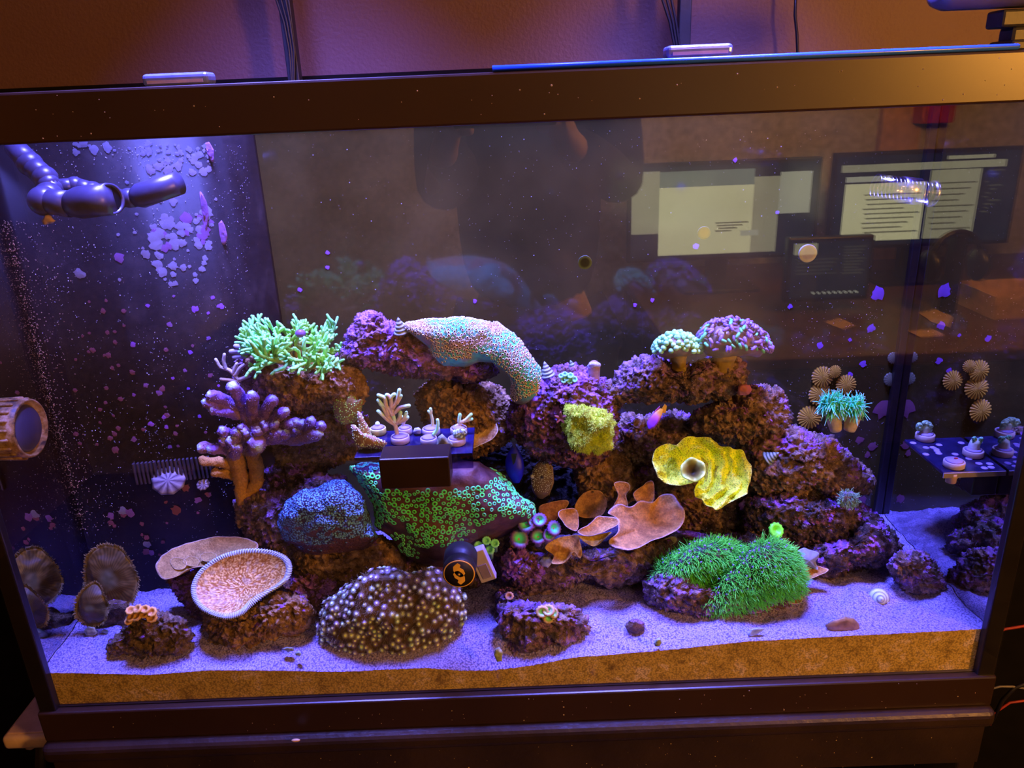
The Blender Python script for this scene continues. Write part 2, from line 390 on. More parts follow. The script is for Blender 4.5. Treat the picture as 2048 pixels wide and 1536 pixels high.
# ------------------------------------------------------------------ sand
m_sand, nt, b = newmat('aragonite_sand'); v = coord(nt)
gr = voro(nt, v, 620); c = ramp(nt, gr, [(.05, (.60, .53, .86)), (.5, (.38, .33, .62)), (.8, (.14, .11, .28))])
c = mix(nt, ramp(nt, noise(nt, v, 16, 4), [(.55, (0, 0, 0)), (.72, (.5, .5, .5))]), c, (.30, .27, .33))
nt.links.new(c, b.inputs['Base Color']); b.inputs['Roughness'].default_value = .85; bump(nt, b, gr, .0012, .8)
m_sandf, nt, b = newmat('warm_lit_algae_sand'); v = coord(nt)  # algae stain plus the warm room light, both put into the colour
c = ramp(nt, noise(nt, v, 42, 5, .75), [(.34, (.28, .17, .04)), (.46, (.72, .49, .12)), (.56, (.80, .56, .18)), (.64, (.95, .74, .66))])
sp = nt.nodes.new('ShaderNodeSeparateXYZ'); nt.links.new(v, sp.inputs[0])
hb = math2(nt, 'ADD', math2(nt, 'MULTIPLY', sp.outputs['Z'], 18.0), math2(nt, 'MULTIPLY', noise(nt, v, 12, 4), .8))
c = mix(nt, ramp(nt, hb, [(.62, (1, 1, 1)), (.85, (0, 0, 0))]), c, (.74, .56, .06))
c = mix(nt, ramp(nt, voro(nt, v, 600), [(.35, (0, 0, 0)), (.75, (.6, .6, .6))]), c, (.10, .06, .02))
nt.links.new(c, b.inputs['Base Color']); b.inputs['Roughness'].default_value = .8
fx = [100, 300, 420, 500, 680, 850, 930, 985, 1060, 1150, 1300, 1500, 1700, 1965]; fyy = [1346, 1351, 1341, 1342, 1346, 1338, 1345, 1344, 1334, 1316, 1304, 1282, 1271, 1257]
fp = P(np.array(fx), np.array(fyy), np.full(len(fx), .0095)); 
nx, ny = 420, 110
gx = np.linspace(-XI+.0005, XI-.0005, nx); gy = .0092+(D0-G-.0095)*np.linspace(0, 1, ny)**1.1
X, Yg = np.meshgrid(gx, gy); zf = np.interp(X, fp[:, 0], fp[:, 2]); t = np.clip(Yg/.05, 0, 1); t = t*t*(3-2*t)
q = np.stack([X.ravel(), Yg.ravel(), 0*X.ravel()], 1)
Z = zf*(1-t)+.0775*t+t*(.0045*fbm(q*22+3, 2)+.0015*fbm(q*90, 2)).reshape(X.shape)+.0006*fbm(q*400, 2).reshape(X.shape)
SV = np.stack([X.ravel(), Yg.ravel(), Z.ravel()], 1); SF = [(j*nx+i, j*nx+i+1, (j+1)*nx+i+1, (j+1)*nx+i) for j in range(ny-1) for i in range(nx-1)]
nT = len(SF); o = len(SV); SV = np.vstack([SV, np.stack([gx, np.full(nx, .0092), np.full(nx, .013)], 1), np.stack([gx, np.full(nx, D0-G-.0005), np.full(nx, .013)], 1)])
SF += [(i+1, i, o+i, o+i+1) for i in range(nx-1)]; nFr = len(SF)
SF += [(o+i, o+nx+i, o+nx+i+1, o+i+1) for i in range(nx-1)]
SF += [((ny-1)*nx+i, (ny-1)*nx+i+1, o+nx+i+1, o+nx+i) for i in range(nx-1)]
sand = solo('sand_bed', (SV, SF), [m_sand, m_sandf], 'bed of pale aragonite sand covering the aquarium floor', 'sand', kind='stuff')
mi = np.zeros(len(SF), int); mi[nT:nFr] = 1; sand.data.polygons.foreach_set('material_index', mi)
sm = np.ones(len(SF), bool); sm[nT:] = False; sand.data.polygons.foreach_set('use_smooth', sm)
def zsand(x, y):
    i = int(np.clip(np.searchsorted(gx, x), 0, nx-1)); j = int(np.clip(np.searchsorted(gy, y), 0, ny-1)); return Z[j, i]

# ------------------------------------------------------------------ live rock
MR = {
 'brown': rockmat('brown_porous_rock', .36, ((.025, .017, .012), (.21, .13, .075), (.56, .40, .23)), seed=1, speck=.7),
 'orange': rockmat('orange_brown_rock', .12, ((.045, .024, .010), (.32, .18, .065), (.70, .46, .20)), seed=2, speck=.7),
 'purple': rockmat('purple_crusted_rock', .70, ((.025, .012, .014), (.16, .07, .055), (.44, .24, .16)), seed=3),
 'mauve': rockmat('mauve_crusted_rock', .62, ((.03, .02, .018), (.18, .115, .075), (.54, .38, .25)), ((.20, .08, .28), (.52, .32, .56)), seed=4, speck=.8),
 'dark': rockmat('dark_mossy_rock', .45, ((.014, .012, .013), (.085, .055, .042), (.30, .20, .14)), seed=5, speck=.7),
 'black': rockmat('cave_shade_rock', -.6, ((.003, .003, .004), (.008, .007, .007), (.018, .014, .012)), seed=8, speck=.05),
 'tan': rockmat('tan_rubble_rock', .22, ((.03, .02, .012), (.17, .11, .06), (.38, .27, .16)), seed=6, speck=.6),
}
def rock(poly, Y, T, mat, label, seed, sub=6, amp=.0035, det=.0017, pits=.0062, boxy=.8, freq=42, c=None):
    V, F = blob(poly, Y, T, sub+1, amp, freq, det, 200, seed, boxy, pits, c)
    return solo('live_rock', (V, F), MR[mat], label, 'rock'), V, F
RK = {}
def R_(key, *a, **k): RK[key] = rock(*a, **k)
R_('shelf', [(497, 722), (520, 702), (575, 738), (630, 748), (668, 736), (692, 716), (714, 735), (731, 778), (725, 802), (690, 808), (620, 819), (570, 818), (538, 800), (512, 775)], .140, .050, 'orange', 'orange-brown shelf rock under the bright green branching coral', 11)
R_('shelfback', [(478, 710), (500, 690), (520, 700), (525, 740), (520, 790), (500, 810), (480, 790), (470, 745)], .165, .03, 'mauve', 'mauve rock behind the thick-fingered purple coral, left of the shelf rock', 12, sub=5)
R_('under', [(548, 830), (620, 812), (690, 806), (728, 840), (742, 890), (705, 912), (650, 938), (600, 950), (560, 935), (545, 880)], .165, .045, 'brown', 'shadowed brown rock left of the front frag shelf', 13)
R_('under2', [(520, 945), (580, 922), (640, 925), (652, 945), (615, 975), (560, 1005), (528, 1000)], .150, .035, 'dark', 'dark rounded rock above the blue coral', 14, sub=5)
R_('leftcol', [(470, 1005), (520, 985), (580, 985), (640, 950), (690, 955), (670, 1010), (640, 1085), (600, 1120), (560, 1118), (515, 1092), (485, 1058)], .125, .045, 'mauve', 'mauve-flecked rock column left of the blue coral', 15)
R_('arch', [(670, 717), (690, 692), (698, 664), (716, 634), (742, 627), (772, 645), (800, 655), (850, 668), (905, 690), (985, 715), (992, 742), (950, 762), (900, 757), (850, 755), (780, 740), (720, 729)], .125, .034, 'purple', 'purple-crusted bridge rock spanning the left half of the reef', 16, c=(800, 705), amp=.0028)
R_('centre', [(837, 790), (860, 760), (900, 755), (946, 766), (995, 772), (1015, 795), (1024, 825), (1044, 845), (1020, 872), (995, 892), (950, 912), (900, 905), (860, 855), (840, 815)], .170, .045, 'orange', 'orange-brown pitted rock behind the front frag shelf', 17)
R_('purpleR', [(1022, 800), (1045, 770), (1080, 752), (1110, 738), (1150, 734), (1182, 745), (1208, 765), (1226, 800), (1230, 830), (1228, 880), (1215, 912), (1180, 928), (1130, 930), (1065, 908), (1038, 882), (1020, 850)], .140, .050, 'purple', 'dark purple-crusted rock over the fish cave at centre', 18)
R_('pillar', [(1148, 905), (1215, 888), (1262, 925), (1262, 990), (1235, 1020), (1195, 1010), (1165, 995), (1152, 950)], .170, .04, 'orange', 'orange rock pillar right of the fish cave', 19, sub=5)
R_('bridgeR', [(1222, 792), (1240, 752), (1254, 733), (1285, 714), (1320, 722), (1342, 730), (1380, 735), (1405, 742), (1420, 716), (1460, 714), (1486, 730), (1490, 757), (1476, 782), (1450, 794), (1380, 798), (1300, 798), (1245, 797)], .135, .036, 'mauve', 'mauve ledge rock carrying the hammer corals', 20, c=(1362, 765), amp=.0045)
R_('knob', [(1203, 778), (1216, 764), (1240, 775), (1243, 803), (1224, 817), (1207, 800)], .135, .022, 'mauve', 'small purple and orange knob rock between the two ledges', 21, sub=5, amp=.002)
R_('rightA', [(1385, 832), (1438, 802), (1480, 786), (1510, 774), (1556, 781), (1569, 805), (1576, 835), (1568, 860), (1520, 868), (1480, 884), (1440, 874), (1390, 858)], .155, .045, 'brown', 'squarish brown rock with a lilac-capped right end', 22)
R_('rightB', [(1228, 852), (1252, 832), (1290, 836), (1350, 828), (1410, 838), (1440, 872), (1390, 905), (1310, 905), (1285, 945), (1235, 935), (1215, 890)], .195, .035, 'brown', 'brown rock behind the purple and orange fish', 23)
R_('slopeA', [(1480, 880), (1560, 852), (1605, 866), (1660, 880), (1692, 908), (1722, 932), (1744, 965), (1736, 980), (1690, 990), (1640, 1004), (1560, 1008), (1500, 1004), (1475, 940)], .160, .05, 'brown', 'large sloping brown rock below the teal torch coral', 24, amp=.0045)
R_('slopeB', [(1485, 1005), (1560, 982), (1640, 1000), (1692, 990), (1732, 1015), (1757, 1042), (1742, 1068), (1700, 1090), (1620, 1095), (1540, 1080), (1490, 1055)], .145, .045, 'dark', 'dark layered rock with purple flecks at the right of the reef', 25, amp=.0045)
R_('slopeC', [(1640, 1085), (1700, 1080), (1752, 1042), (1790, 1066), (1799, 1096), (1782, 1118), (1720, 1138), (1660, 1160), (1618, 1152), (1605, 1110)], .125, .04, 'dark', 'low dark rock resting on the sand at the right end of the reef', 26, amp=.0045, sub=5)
R_('mid', [(1240, 960), (1300, 925), (1400, 895), (1512, 905), (1540, 960), (1515, 1010), (1530, 1070), (1450, 1100), (1380, 1095), (1330, 1060), (1280, 1010)], .185, .04, 'brown', 'brown rock wall behind the yellow scroll coral', 27)
R_('base', [(985, 1135), (1008, 1105), (1050, 1098), (1100, 1108), (1150, 1108), (1250, 1100), (1345, 1080), (1360, 1130), (1312, 1160), (1270, 1166), (1230, 1171), (1180, 1157), (1150, 1163), (1092, 1192), (1050, 1206), (1008, 1200)], .120, .045, 'brown', 'long low rock beneath the orange plate corals', 28, amp=.0045, c=(1150, 1135))
R_('basepurple', [(1005, 1120), (1020, 1102), (1045, 1105), (1068, 1118), (1085, 1140), (1080, 1165), (1040, 1170), (1012, 1155)], .085, .022, 'purple', 'knobbly violet rock right of the black scraper knob', 29, sub=5)
R_('stub', [(998, 1190), (1020, 1178), (1042, 1188), (1048, 1215), (1040, 1240), (1010, 1240), (1000, 1220)], .075, .018, 'dark', 'small dark stub rock with two orange polyps', 30, sub=5, amp=.002)
R_('gsp', [(1290, 1168), (1322, 1148), (1420, 1170), (1590, 1165), (1602, 1196), (1572, 1218), (1520, 1228), (1430, 1250), (1385, 1248), (1340, 1220), (1300, 1204)], .075, .04, 'mauve', 'purple-spotted rock under the green star polyps', 31)
R_('monti', [(392, 1200), (430, 1228), (500, 1216), (560, 1186), (608, 1198), (626, 1226), (600, 1258), (550, 1279), (485, 1304), (442, 1308), (424, 1283), (412, 1245)], .055, .032, 'orange', 'reddish brown rock under the orange cup coral', 32)
R_('monti2', [(335, 1155), (400, 1140), (425, 1185), (418, 1240), (388, 1230), (362, 1196)], .085, .022, 'purple', 'violet-flecked rock propping up the tan plate coral', 33, sub=5, amp=.002)
R_('rubble', [(572, 1162), (620, 1148), (668, 1160), (684, 1190), (655, 1218), (642, 1243), (600, 1228), (578, 1196)], .085, .022, 'purple', 'violet rubble rock between cup coral and brown polyp mound', 34, sub=5, amp=.003)
R_('bluebase', [(588, 1085), (640, 1100), (700, 1088), (745, 1070), (800, 1095), (815, 1150), (730, 1178), (620, 1175), (585, 1140)], .105, .035, 'orange', 'ochre rock under the blue coral', 35, sub=5)
R_('zoarock', [(213, 1293), (234, 1275), (250, 1246), (262, 1228), (300, 1224), (330, 1232), (369, 1235), (372, 1252), (386, 1268), (375, 1286), (369, 1316), (330, 1313), (280, 1313), (235, 1306)], .036, .022, 'tan', 'dark rubble rock topped with orange polyps near the left glass', 36, amp=.003, sub=5)
R_('front', [(1004, 1216), (1045, 1207), (1100, 1209), (1146, 1214), (1170, 1234), (1181, 1256), (1167, 1280), (1156, 1296), (1130, 1292), (1096, 1297), (1080, 1311), (1040, 1317), (1011, 1322), (1004, 1290)], .040, .026, 'mauve', 'purple-marbled rock at front centre on the sand', 37, amp=.004, sub=5)
R_('round', [(1249, 1252), (1258, 1240), (1275, 1237), (1289, 1246), (1289, 1260), (1276, 1271), (1260, 1271)], .033, .009, 'mauve', 'small round purple stone on the open sand', 38, sub=4, amp=.0006, det=.0006, pits=0)
R_('rightrub', [(1777, 1130), (1800, 1109), (1832, 1103), (1852, 1110), (1872, 1145), (1887, 1170), (1882, 1187), (1850, 1193), (1815, 1183), (1795, 1157)], .085, .026, 'mauve', 'purple-topped stone on the sand by the right glass', 39, amp=.0025, sub=5)
# ================================================================== corals
m_v = vcol('coral_skin', .6, .3, .0005, 420, .25, 220)
m_vs = vcol('soft_polyp_skin', .45, .45, .0, 300, .12, 200)
m_vg = vcol('grainy_coral_skin', .65, .3, .0010, 700, .35, 500)
rnd = random.Random(5)
def smoothpoly(poly, n):
    p = np.asarray(poly, float); N = len(p); t = np.linspace(0, N, n, endpoint=False); i = t.astype(int); f = (t-i)[:, None]
    a, b_, c, d = p[(i-1) % N], p[i % N], p[(i+1) % N], p[(i+2) % N]
    return .5*((2*b_)+(-a+c)*f+(2*a-5*b_+4*c-d)*f*f+(-a+3*b_-3*c+d)*f**3)
def lerp(a, b_, t): t = np.asarray(t)[..., None]; return np.asarray(a)*(1-t)+np.asarray(b_)*t
def sstep(a, b_, x): t = np.clip((x-a)/(b_-a), 0, 1); return t*t*(3-2*t)
def rec(p, d, L, r, lev, rng, out, spread, up, shrink=.82, acc=0.0, tot=1.0, kids=(2, 3), seg=3, sides=6):
    pts = [p]; rr = [r]; q = p.copy(); dd = d.copy()
    for k in range(seg):
        dd = dd+rng.normal(size=3)*.18+np.array([0, 0, up*.15]); dd /= np.linalg.norm(dd); q = q+dd*L/seg; pts.append(q.copy()); rr.append(r*(1-.10*(k+1)/seg))
    V, F = tube(pts, rr, sides); t = np.repeat(np.concatenate([np.linspace(acc, acc+L, seg+1), [acc+L, acc+L]]), sides)/tot
    out.append((V, F, t))
    if lev > 0:
        for j in range(rng.randint(kids[0], kids[1]+1)):
            nd_ = dd+rng.normal(size=3)*spread+np.array([0, 0, up]); nd_ /= np.linalg.norm(nd_)
            rec(q-dd*L*.1*j, nd_, L*shrink*rng.uniform(.8, 1.2), r*.9, lev-1, rng, out, spread, up, shrink, acc+L, tot, kids, seg, sides)
def grow(starts, L, r, lev, seed, spread, up, tot, **k):
    rng = np.random.RandomState(seed); out = []
    for p, d in starts:
        d = np.asarray(d, float); rec(np.asarray(p, float), d/np.linalg.norm(d), L*rng.uniform(.85, 1.15), r, lev, rng, out, spread, up, tot=tot, **k)
    V, F = join([(a, b_) for a, b_, _ in out]); return V, F, np.clip(np.concatenate([c for _, _, c in out]), 0, 1)
def twig(pp, Y, r0, r1, sides=10, n=4):
    pp = np.asarray(pp, float); t = np.linspace(0, len(pp)-1, (len(pp)-1)*n+1); x = np.interp(t, range(len(pp)), pp[:, 0]); y = np.interp(t, range(len(pp)), pp[:, 1])
    yy = np.interp(t, range(len(pp)), np.broadcast_to(Y, (len(pp),))); pts = P(x, y, yy)
    k = np.ones(3)/3
    if len(pts) > 4:
        q = np.vstack([pts[:1], pts, pts[-1:]]); pts = (q[:-2]+q[1:-1]*2+q[2:])/4
    return tube(pts, np.linspace(r0, r1, len(pts)), sides)
def plate(poly, cY, normal, cup=.006, thick=.0022, ruf=.0015, rf=60, nr=22, na=140, c=None, seed=0):
    poly = np.asarray(poly, float); cc = np.asarray(c if c is not None else poly.mean(0), float); n = np.asarray(normal, float); n /= np.linalg.norm(n)
    rp = smoothpoly(poly, na); c3 = P(cc[0], cc[1], cY); rim = PN(rp[:, 0], rp[:, 1], c3, n)
    rr = np.linspace(0, 1, nr+1)[1:]; top = [c3[None]-n*cup]; rad = [np.zeros(1)]
    for r in rr:
        top.append(c3+(rim-c3)*r-n*cup*(1-r**2)); rad.append(np.full(na, r))
    V = np.vstack(top); R = np.concatenate(rad); V = V+n*(ruf*fbm(V*rf+seed*5.1, 3)*(.2+.8*R))[:, None]
    B = V-n*(thick*(1.0-.45*R**3))[:, None]; m = len(V); F = []
    for j in range(na):
        j2 = (j+1) % na; F.append((0, 1+j, 1+j2))
        for k in range(nr-1):
            a = 1+k*na; F.append((a+j, a+na+j, a+na+j2, a+j2))
    Fb = [tuple(m+i for i in reversed(f)) for f in F]; e = 1+(nr-1)*na
    Fs = [(e+j, m+e+j, m+e+(j+1) % na, e+(j+1) % na) for j in range(na)]
    return np.vstack([V, B]), F+Fb+Fs, np.concatenate([R, R]), np.concatenate([np.ones(m), np.zeros(m)]), n
def hairs(p, n, L, r, rng, bend=.5, droop=0.0, seg=2):
    # thin three-sided tentacles, vectorised
    k = len(p); a = np.where(np.abs(n[:, 2:3]) < .9, np.array([[0, 0, 1.]]), np.array([[1., 0, 0]])); u = np.cross(a, n); u /= np.linalg.norm(u, axis=1)[:, None]; v = np.cross(n, u)
    L = L*rng.uniform(.65, 1.25, (k, 1)); bd = rng.normal(size=(k, 3))*bend; rings = []; fr = []
    for s in range(seg+1):
        t = s/seg; q = p+n*L*t+bd*L*t*t*.6+np.array([0, 0, -droop])*L*t*t; w_ = r*(1-.55*t)
        for j in range(3):
            an = 2*math.pi*j/3; rings.append(q+(u*math.cos(an)+v*math.sin(an))*w_)
    V = np.stack(rings, 1).reshape(-1, 3); M = 3*(seg+1); F = []
    loc = [(s*3+j, s*3+(j+1) % 3, s*3+3+(j+1) % 3, s*3+3+j) for s in range(seg) for j in range(3)]
    base = np.arange(k)*M; F = np.concatenate([base[:, None, None]+np.array(loc)[None]], 0).reshape(-1, 4)
    T = np.tile(np.repeat(np.linspace(0, 1, seg+1), 3), k)
    return V, F, T
def base_of(V): V = np.asarray(V); return ((V[:, 0].min()+V[:, 0].max())/2, (V[:, 1].min()+V[:, 1].max())/2, V[:, 2].min())

# --- bright green branching coral on the left shelf
rng = np.random.RandomState(2); st = []
for k in range(30):
    a = rng.uniform(0, 2*np.pi); rr = math.sqrt(rng.rand())
    p = P(592+rr*52*math.cos(a), 718-10*math.sin(a)*rr, .128+.022*rr*math.sin(a)); d = np.array([math.cos(a)*rr*1.15, math.sin(a)*rr*.8-.25, .62-.35*rr]); st.append((p, d))
for x, y, dx in ((598, 735, .15), (612, 745, .2), (632, 742, .7), (575, 728, -.5)): st.append((P(x, y, .088), (dx, -.5, .35)))
V, F, t = grow(st, .0150, .0021, 3, 4, .42, .10, .046, shrink=.80, kids=(2, 3))
col = lerp((.38, .20, .06), (.24, .48, .09), sstep(.15, .7, t)); col = lerp(col, (.28, .66, .28), sstep(.75, 1, t))
cor = thing('branching_coral', 'bright green bushy branching coral on the left shelf rock', 'coral', base_of(V))
part('branches', (V, F), m_v, cor, col=col)
V2, F2 = blob([(560, 722), (600, 715), (640, 722), (650, 738), (600, 748), (560, 738)], .125, .015, 3, .001); part('encrusting_base', (V2, F2), m_v, cor, col=np.tile((.42, .24, .10), (len(V2), 1)))
m_crab = simple('violet_shell', (.22, .10, .40), .4); D, F3 = ico(2)
solo('hermit_crab', (D*np.array([.005, .004, .004])+P(601, 667, .085), F3), m_crab, 'tiny violet hermit crab shell amid the green branches', 'crab')
# --- thin mauve branching corals at far left of the reef
def twigcoral(label, px, lst, Y, r, c0, c1, name='branching_coral'):
    L = [twig(q, Y, r, r*.75, 8) for q in lst]; V = np.vstack([a for a, _ in L]); o = thing(name, label, 'coral', base_of(V))
    for a, f in L:
        zt = np.linspace(0, 1, len(a)); part('branch', (a, f), m_v, o, col=lerp(c0, c1, sstep(.5, 1, zt)))
    return o
twigcoral('pale mauve twiggy coral sticking out left above the purple finger coral', 0, [[(482, 765), (460, 740), (440, 735), (431, 718)], [(452, 740), (447, 722), (449, 708)], [(470, 752), (480, 735), (502, 722)], [(466, 748), (470, 735), (474, 727)], [(476, 760), (498, 752), (509, 744)], [(478, 762), (460, 760), (441, 758)]], .135, .0022, (.48, .30, .34), (.62, .42, .42))
twigcoral('small lilac stubby coral left of the green bushy coral', 0, [[(505, 708), (480, 702), (461, 703)], [(505, 705), (490, 695), (470, 692)], [(505, 712), (485, 712), (467, 714)], [(508, 700), (495, 692), (482, 688)]], .14, .0032, (.36, .24, .50), (.50, .36, .62))
# --- thick-fingered purple coral
fing = [([(505, 860), (492, 815), (478, 795), (466, 775)], .0062, 0), ([(492, 822), (455, 803), (421, 790)], .0050, 0), ([(490, 830), (450, 814), (413, 806)], .0052, 0), ([(492, 832), (458, 825), (426, 820)], .0048, 0),
        ([(505, 860), (506, 820), (504, 792)], .0058, 0), ([(508, 862), (530, 828), (544, 800)], .0055, 0), ([(515, 865), (548, 835), (570, 824)], .0052, 0), ([(520, 870), (560, 858), (581, 848)], .0050, 0),
        ([(530, 872), (580, 866), (601, 848)], .0050, 0), ([(560, 872), (610, 862), (621, 843)], .0050, 0), ([(600, 868), (630, 864), (642, 851)], .0046, 0), ([(500, 870), (525, 872), (555, 868)], .005, 0), ([(505, 872), (535, 880), (572, 868)], .005, 0),
        ([(490, 890), (465, 878), (446, 862)], .0056, 0), ([(485, 900), (445, 897), (404, 895)], .0050, 1), ([(480, 900), (450, 896), (422, 899)], .0048, 0), ([(492, 895), (478, 885), (461, 882)], .0056, 0), ([(500, 905), (508, 895), (505, 884)], .0055, 0), ([(495, 880), (515, 868), (515, 862)], .0055, 0),
        ([(485, 935), (445, 925), (404, 922)], .0045, 2), ([(488, 960), (455, 948), (429, 945)], .0040, 2), ([(490, 870), (470, 905), (480, 950), (488, 1003)], .0072, 2), ([(500, 890), (512, 930), (514, 965), (490, 1000)], .0062, 2), ([(505, 870), (545, 875), (600, 878), (635, 868)], .0058, 1), ([(505, 855), (510, 870), (515, 890)], .0085, 1)]
kr = np.random.RandomState(31)
for k in range(26):
    x0, y0 = [(470, 890), (500, 868), (540, 868), (590, 866), (455, 905)][k % 5]; x0 += kr.uniform(-14, 14); y0 += kr.uniform(-6, 12); a = kr.uniform(.2, 2.9); l_ = kr.uniform(16, 30)
    fing.append(([(x0, y0), (x0+l_*.5*math.cos(a), y0-l_*.5*math.sin(a)), (x0+l_*math.cos(a)*.9, y0-l_*math.sin(a))], kr.uniform(.0036, .0050), 0 if kr.rand() < .6 else 1))
L = [twig(q, np.linspace(.115, .088 if k != 2 else .11, len(q)), r*1.15, r, 20, 9) for q, r, k in fing]
o = thing('finger_coral', 'purple thick-fingered coral with white tips at the left of the reef', 'coral', base_of(np.vstack([a for a, _ in L])))
for (a, f), (q, r, k) in zip(L, fing):
    t = np.linspace(0, 1, len(a)); a = a+vnorm(a, np.array([g[:3] for g in f if len(g) == 4]))*(.0017*fbm(a*130, 2)+.0009*fbm(a*420, 2))[:, None]
    body = [(.22, .085, .50), (.30, .13, .36), (.50, .20, .07)][k]; base = [(.34, .15, .18), (.44, .18, .10), (.46, .18, .06)][k]
    c = lerp(base, body, sstep(.15, .5, t)); 
    if k < 2: c = lerp(c, (.55, .62, .85), sstep(.95, 1.0, t))
    part('finger', (a, f), m_vg, o, col=c)

Vj, Fj = join(L); F3j = np.array([g for f in Fj if len(f) == 4 for g in ((f[0], f[1], f[2]), (f[0], f[2], f[3]))]); ph, nh = scatter(Vj, F3j, 5200, 0, facing, 77)
Vh, Fh, T = hairs(ph, nh, .0011, .00040, np.random.RandomState(4), .3); part('fuzz', (Vh, Fh), m_vs, o, col=lerp((.20, .08, .36), (.42, .26, .66), T)*np.where((Vh[:, 2] < P(480, 915, .1)[2])[:, None], np.array([1.4, 1.0, .3]), 1.0), kind='stuff')
# --- pink and teal polyp-covered coral draped over the bridge rock
Va, Fa = blob([(802, 650), (850, 639), (925, 634), (982, 646), (1004, 668), (1035, 705), (1030, 735), (1000, 726), (960, 724), (930, 737), (885, 732), (862, 712), (848, 690), (822, 668)], .108, .034, 6, .0015, 40, .0004, 200, 41, .8, c=(925, 690))
tp = P(np.array([975, 1005, 1030, 1050, 1052, 1042]), np.array([675, 695, 722, 748, 770, 790]), np.array([.100, .092, .088, .088, .092, .098])); tt = np.linspace(0, 5, 26)
Vb, Fb = tube(np.stack([np.interp(tt, range(6), tp[:, k]) for k in range(3)], 1), np.interp(tt, range(6), [.017, .016, .0145, .014, .0135, .010]), 28)
Vb = Vb+.0012*np.stack([fbm(Vb*60+k*9, 2) for k in range(3)], 1)
cor = thing('encrusting_coral', 'pink and teal polyp-covered coral draped over the bridge rock', 'coral', base_of(np.vstack([Va, Vb])))
def pinkcol(V): 
    q = fbm(V*35, 2); c = lerp((.10, .42, .46), (.42, .20, .24), sstep(.0, .6, q+(V[:, 2]-V[:, 2].max()+.02)*18)); c = lerp((.22, .11, .05), c, sstep(-.012, .006, V[:, 2]-np.interp(V[:, 0], [P(860, 700, .09)[0], P(960, 700, .09)[0], P(1010, 700, .09)[0], P(1040, 700, .09)[0]], [P(860, 738, .09)[2], P(960, 712, .09)[2], P(1000, 724, .09)[2], P(1040, 790, .09)[2]]))); return c
def vN(V): return 0*V[:, 0]
part('crust', (Va, Fa), m_v, cor, col=pinkcol(Va)); part('draped_lobe', (Vb, Fb), m_v, cor, col=pinkcol(Vb))
Fb3 = np.array([t_ for g in Fb if len(g) == 4 for t_ in ((g[0], g[1], g[2]), (g[0], g[2], g[3]))]); Va_, Fa_ = np.vstack([Va, Vb]), np.vstack([Fa, Fb3+len(Va)])
pp, pn = scatter(Va_, Fa_, 900, .0025, lambda c, n: facing(c, n)*(n[:, 2] > -.45), 3)
L = []; C = []
for p, n in zip(pp, pn):
    r = rnd.uniform(.0011, .0016); v_, f_ = lathe([(r*.75, -.0004), (r, .0006), (r*.85, .0011), (r*.45, .0009), (r*.35, .0003)], 7, n, p); L.append((v_, f_))
    tq = fbm((p*35)[None], 2)[0]; a = lerp((.52, .80, .78), (.92, .58, .56), sstep(-.45, .05, np.array(tq+rnd.uniform(-.3, .3)))); C.append(np.repeat(np.array([a*.55, a, a, (.14, .05, .05), (.06, .02, .03)]), 7, 0))
V, F = join(L); part('polyps', (V, F), m_vs, cor, col=np.vstack(C), kind='stuff')

# --- blue grooved coral
V, F = blob([(556, 1030), (578, 1000), (600, 985), (640, 974), (660, 964), (690, 961), (716, 980), (730, 1002), (740, 1045), (753, 1075), (736, 1092), (700, 1110), (660, 1112), (620, 1103), (590, 1087), (572, 1082), (559, 1056)], .085, .042, 6, .0055, 30, .0006, 110, 43, .8)
N = vnorm(V, F); 
sw = np.sin(np.linalg.norm(V-P(692, 1045, .05), axis=1)*1000)*.0004*np.exp(-(np.linalg.norm(V-P(692, 1045, .05), axis=1)/.02)**2); V = V+N*sw[:, None]
m_blue, nt, b = newmat('blue_grooved_coral'); v = coord(nt)
e = voro(nt, v, 520, 'F1'); n1 = noise(nt, v, 30, 3)
c = ramp(nt, e, [(.22, (.28, .78, .95)), (.42, (.14, .40, .74)), (.62, (.04, .03, .07))])
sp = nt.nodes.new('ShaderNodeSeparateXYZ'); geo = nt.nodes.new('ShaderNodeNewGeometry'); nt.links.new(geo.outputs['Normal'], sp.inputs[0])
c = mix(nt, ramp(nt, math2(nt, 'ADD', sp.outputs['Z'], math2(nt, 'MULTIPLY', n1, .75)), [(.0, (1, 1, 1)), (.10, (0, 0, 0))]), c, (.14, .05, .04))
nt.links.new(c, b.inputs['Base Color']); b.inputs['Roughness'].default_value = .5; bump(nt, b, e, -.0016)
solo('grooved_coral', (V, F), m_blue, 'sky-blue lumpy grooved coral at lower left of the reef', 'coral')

# --- big green ring-patterned coral
V, F = blob([(697, 935), (725, 922), (770, 930), (840, 935), (905, 930), (960, 922), (1000, 948), (1034, 984), (1066, 1010), (1072, 1030), (1045, 1052), (1000, 1072), (952, 1085), (905, 1132), (850, 1130), (806, 1104), (780, 1072), (755, 1052), (742, 1000), (718, 962)], .100, .052, 6, .0045, 26, .0003, 200, 45, .72, c=(890, 1015))
cor = thing('ring_coral', 'large domed maroon coral covered with green rings below the front frag shelf', 'coral', base_of(V))
q = fbm(V*60, 3); part('dome', (V, F), m_v, cor, col=lerp((.07, .02, .03), (.13, .045, .055), sstep(-.4, .4, q)))
pp, pn = scatter(V, F, 480, .0042, lambda c, n: facing(c, n)*(n[:, 2] > -.30)*((c[:, 2] < P(890, 1000, .06)[2]+.012) | (c[:, 0] < P(760, 1000, .06)[0])), 8)
rings = []
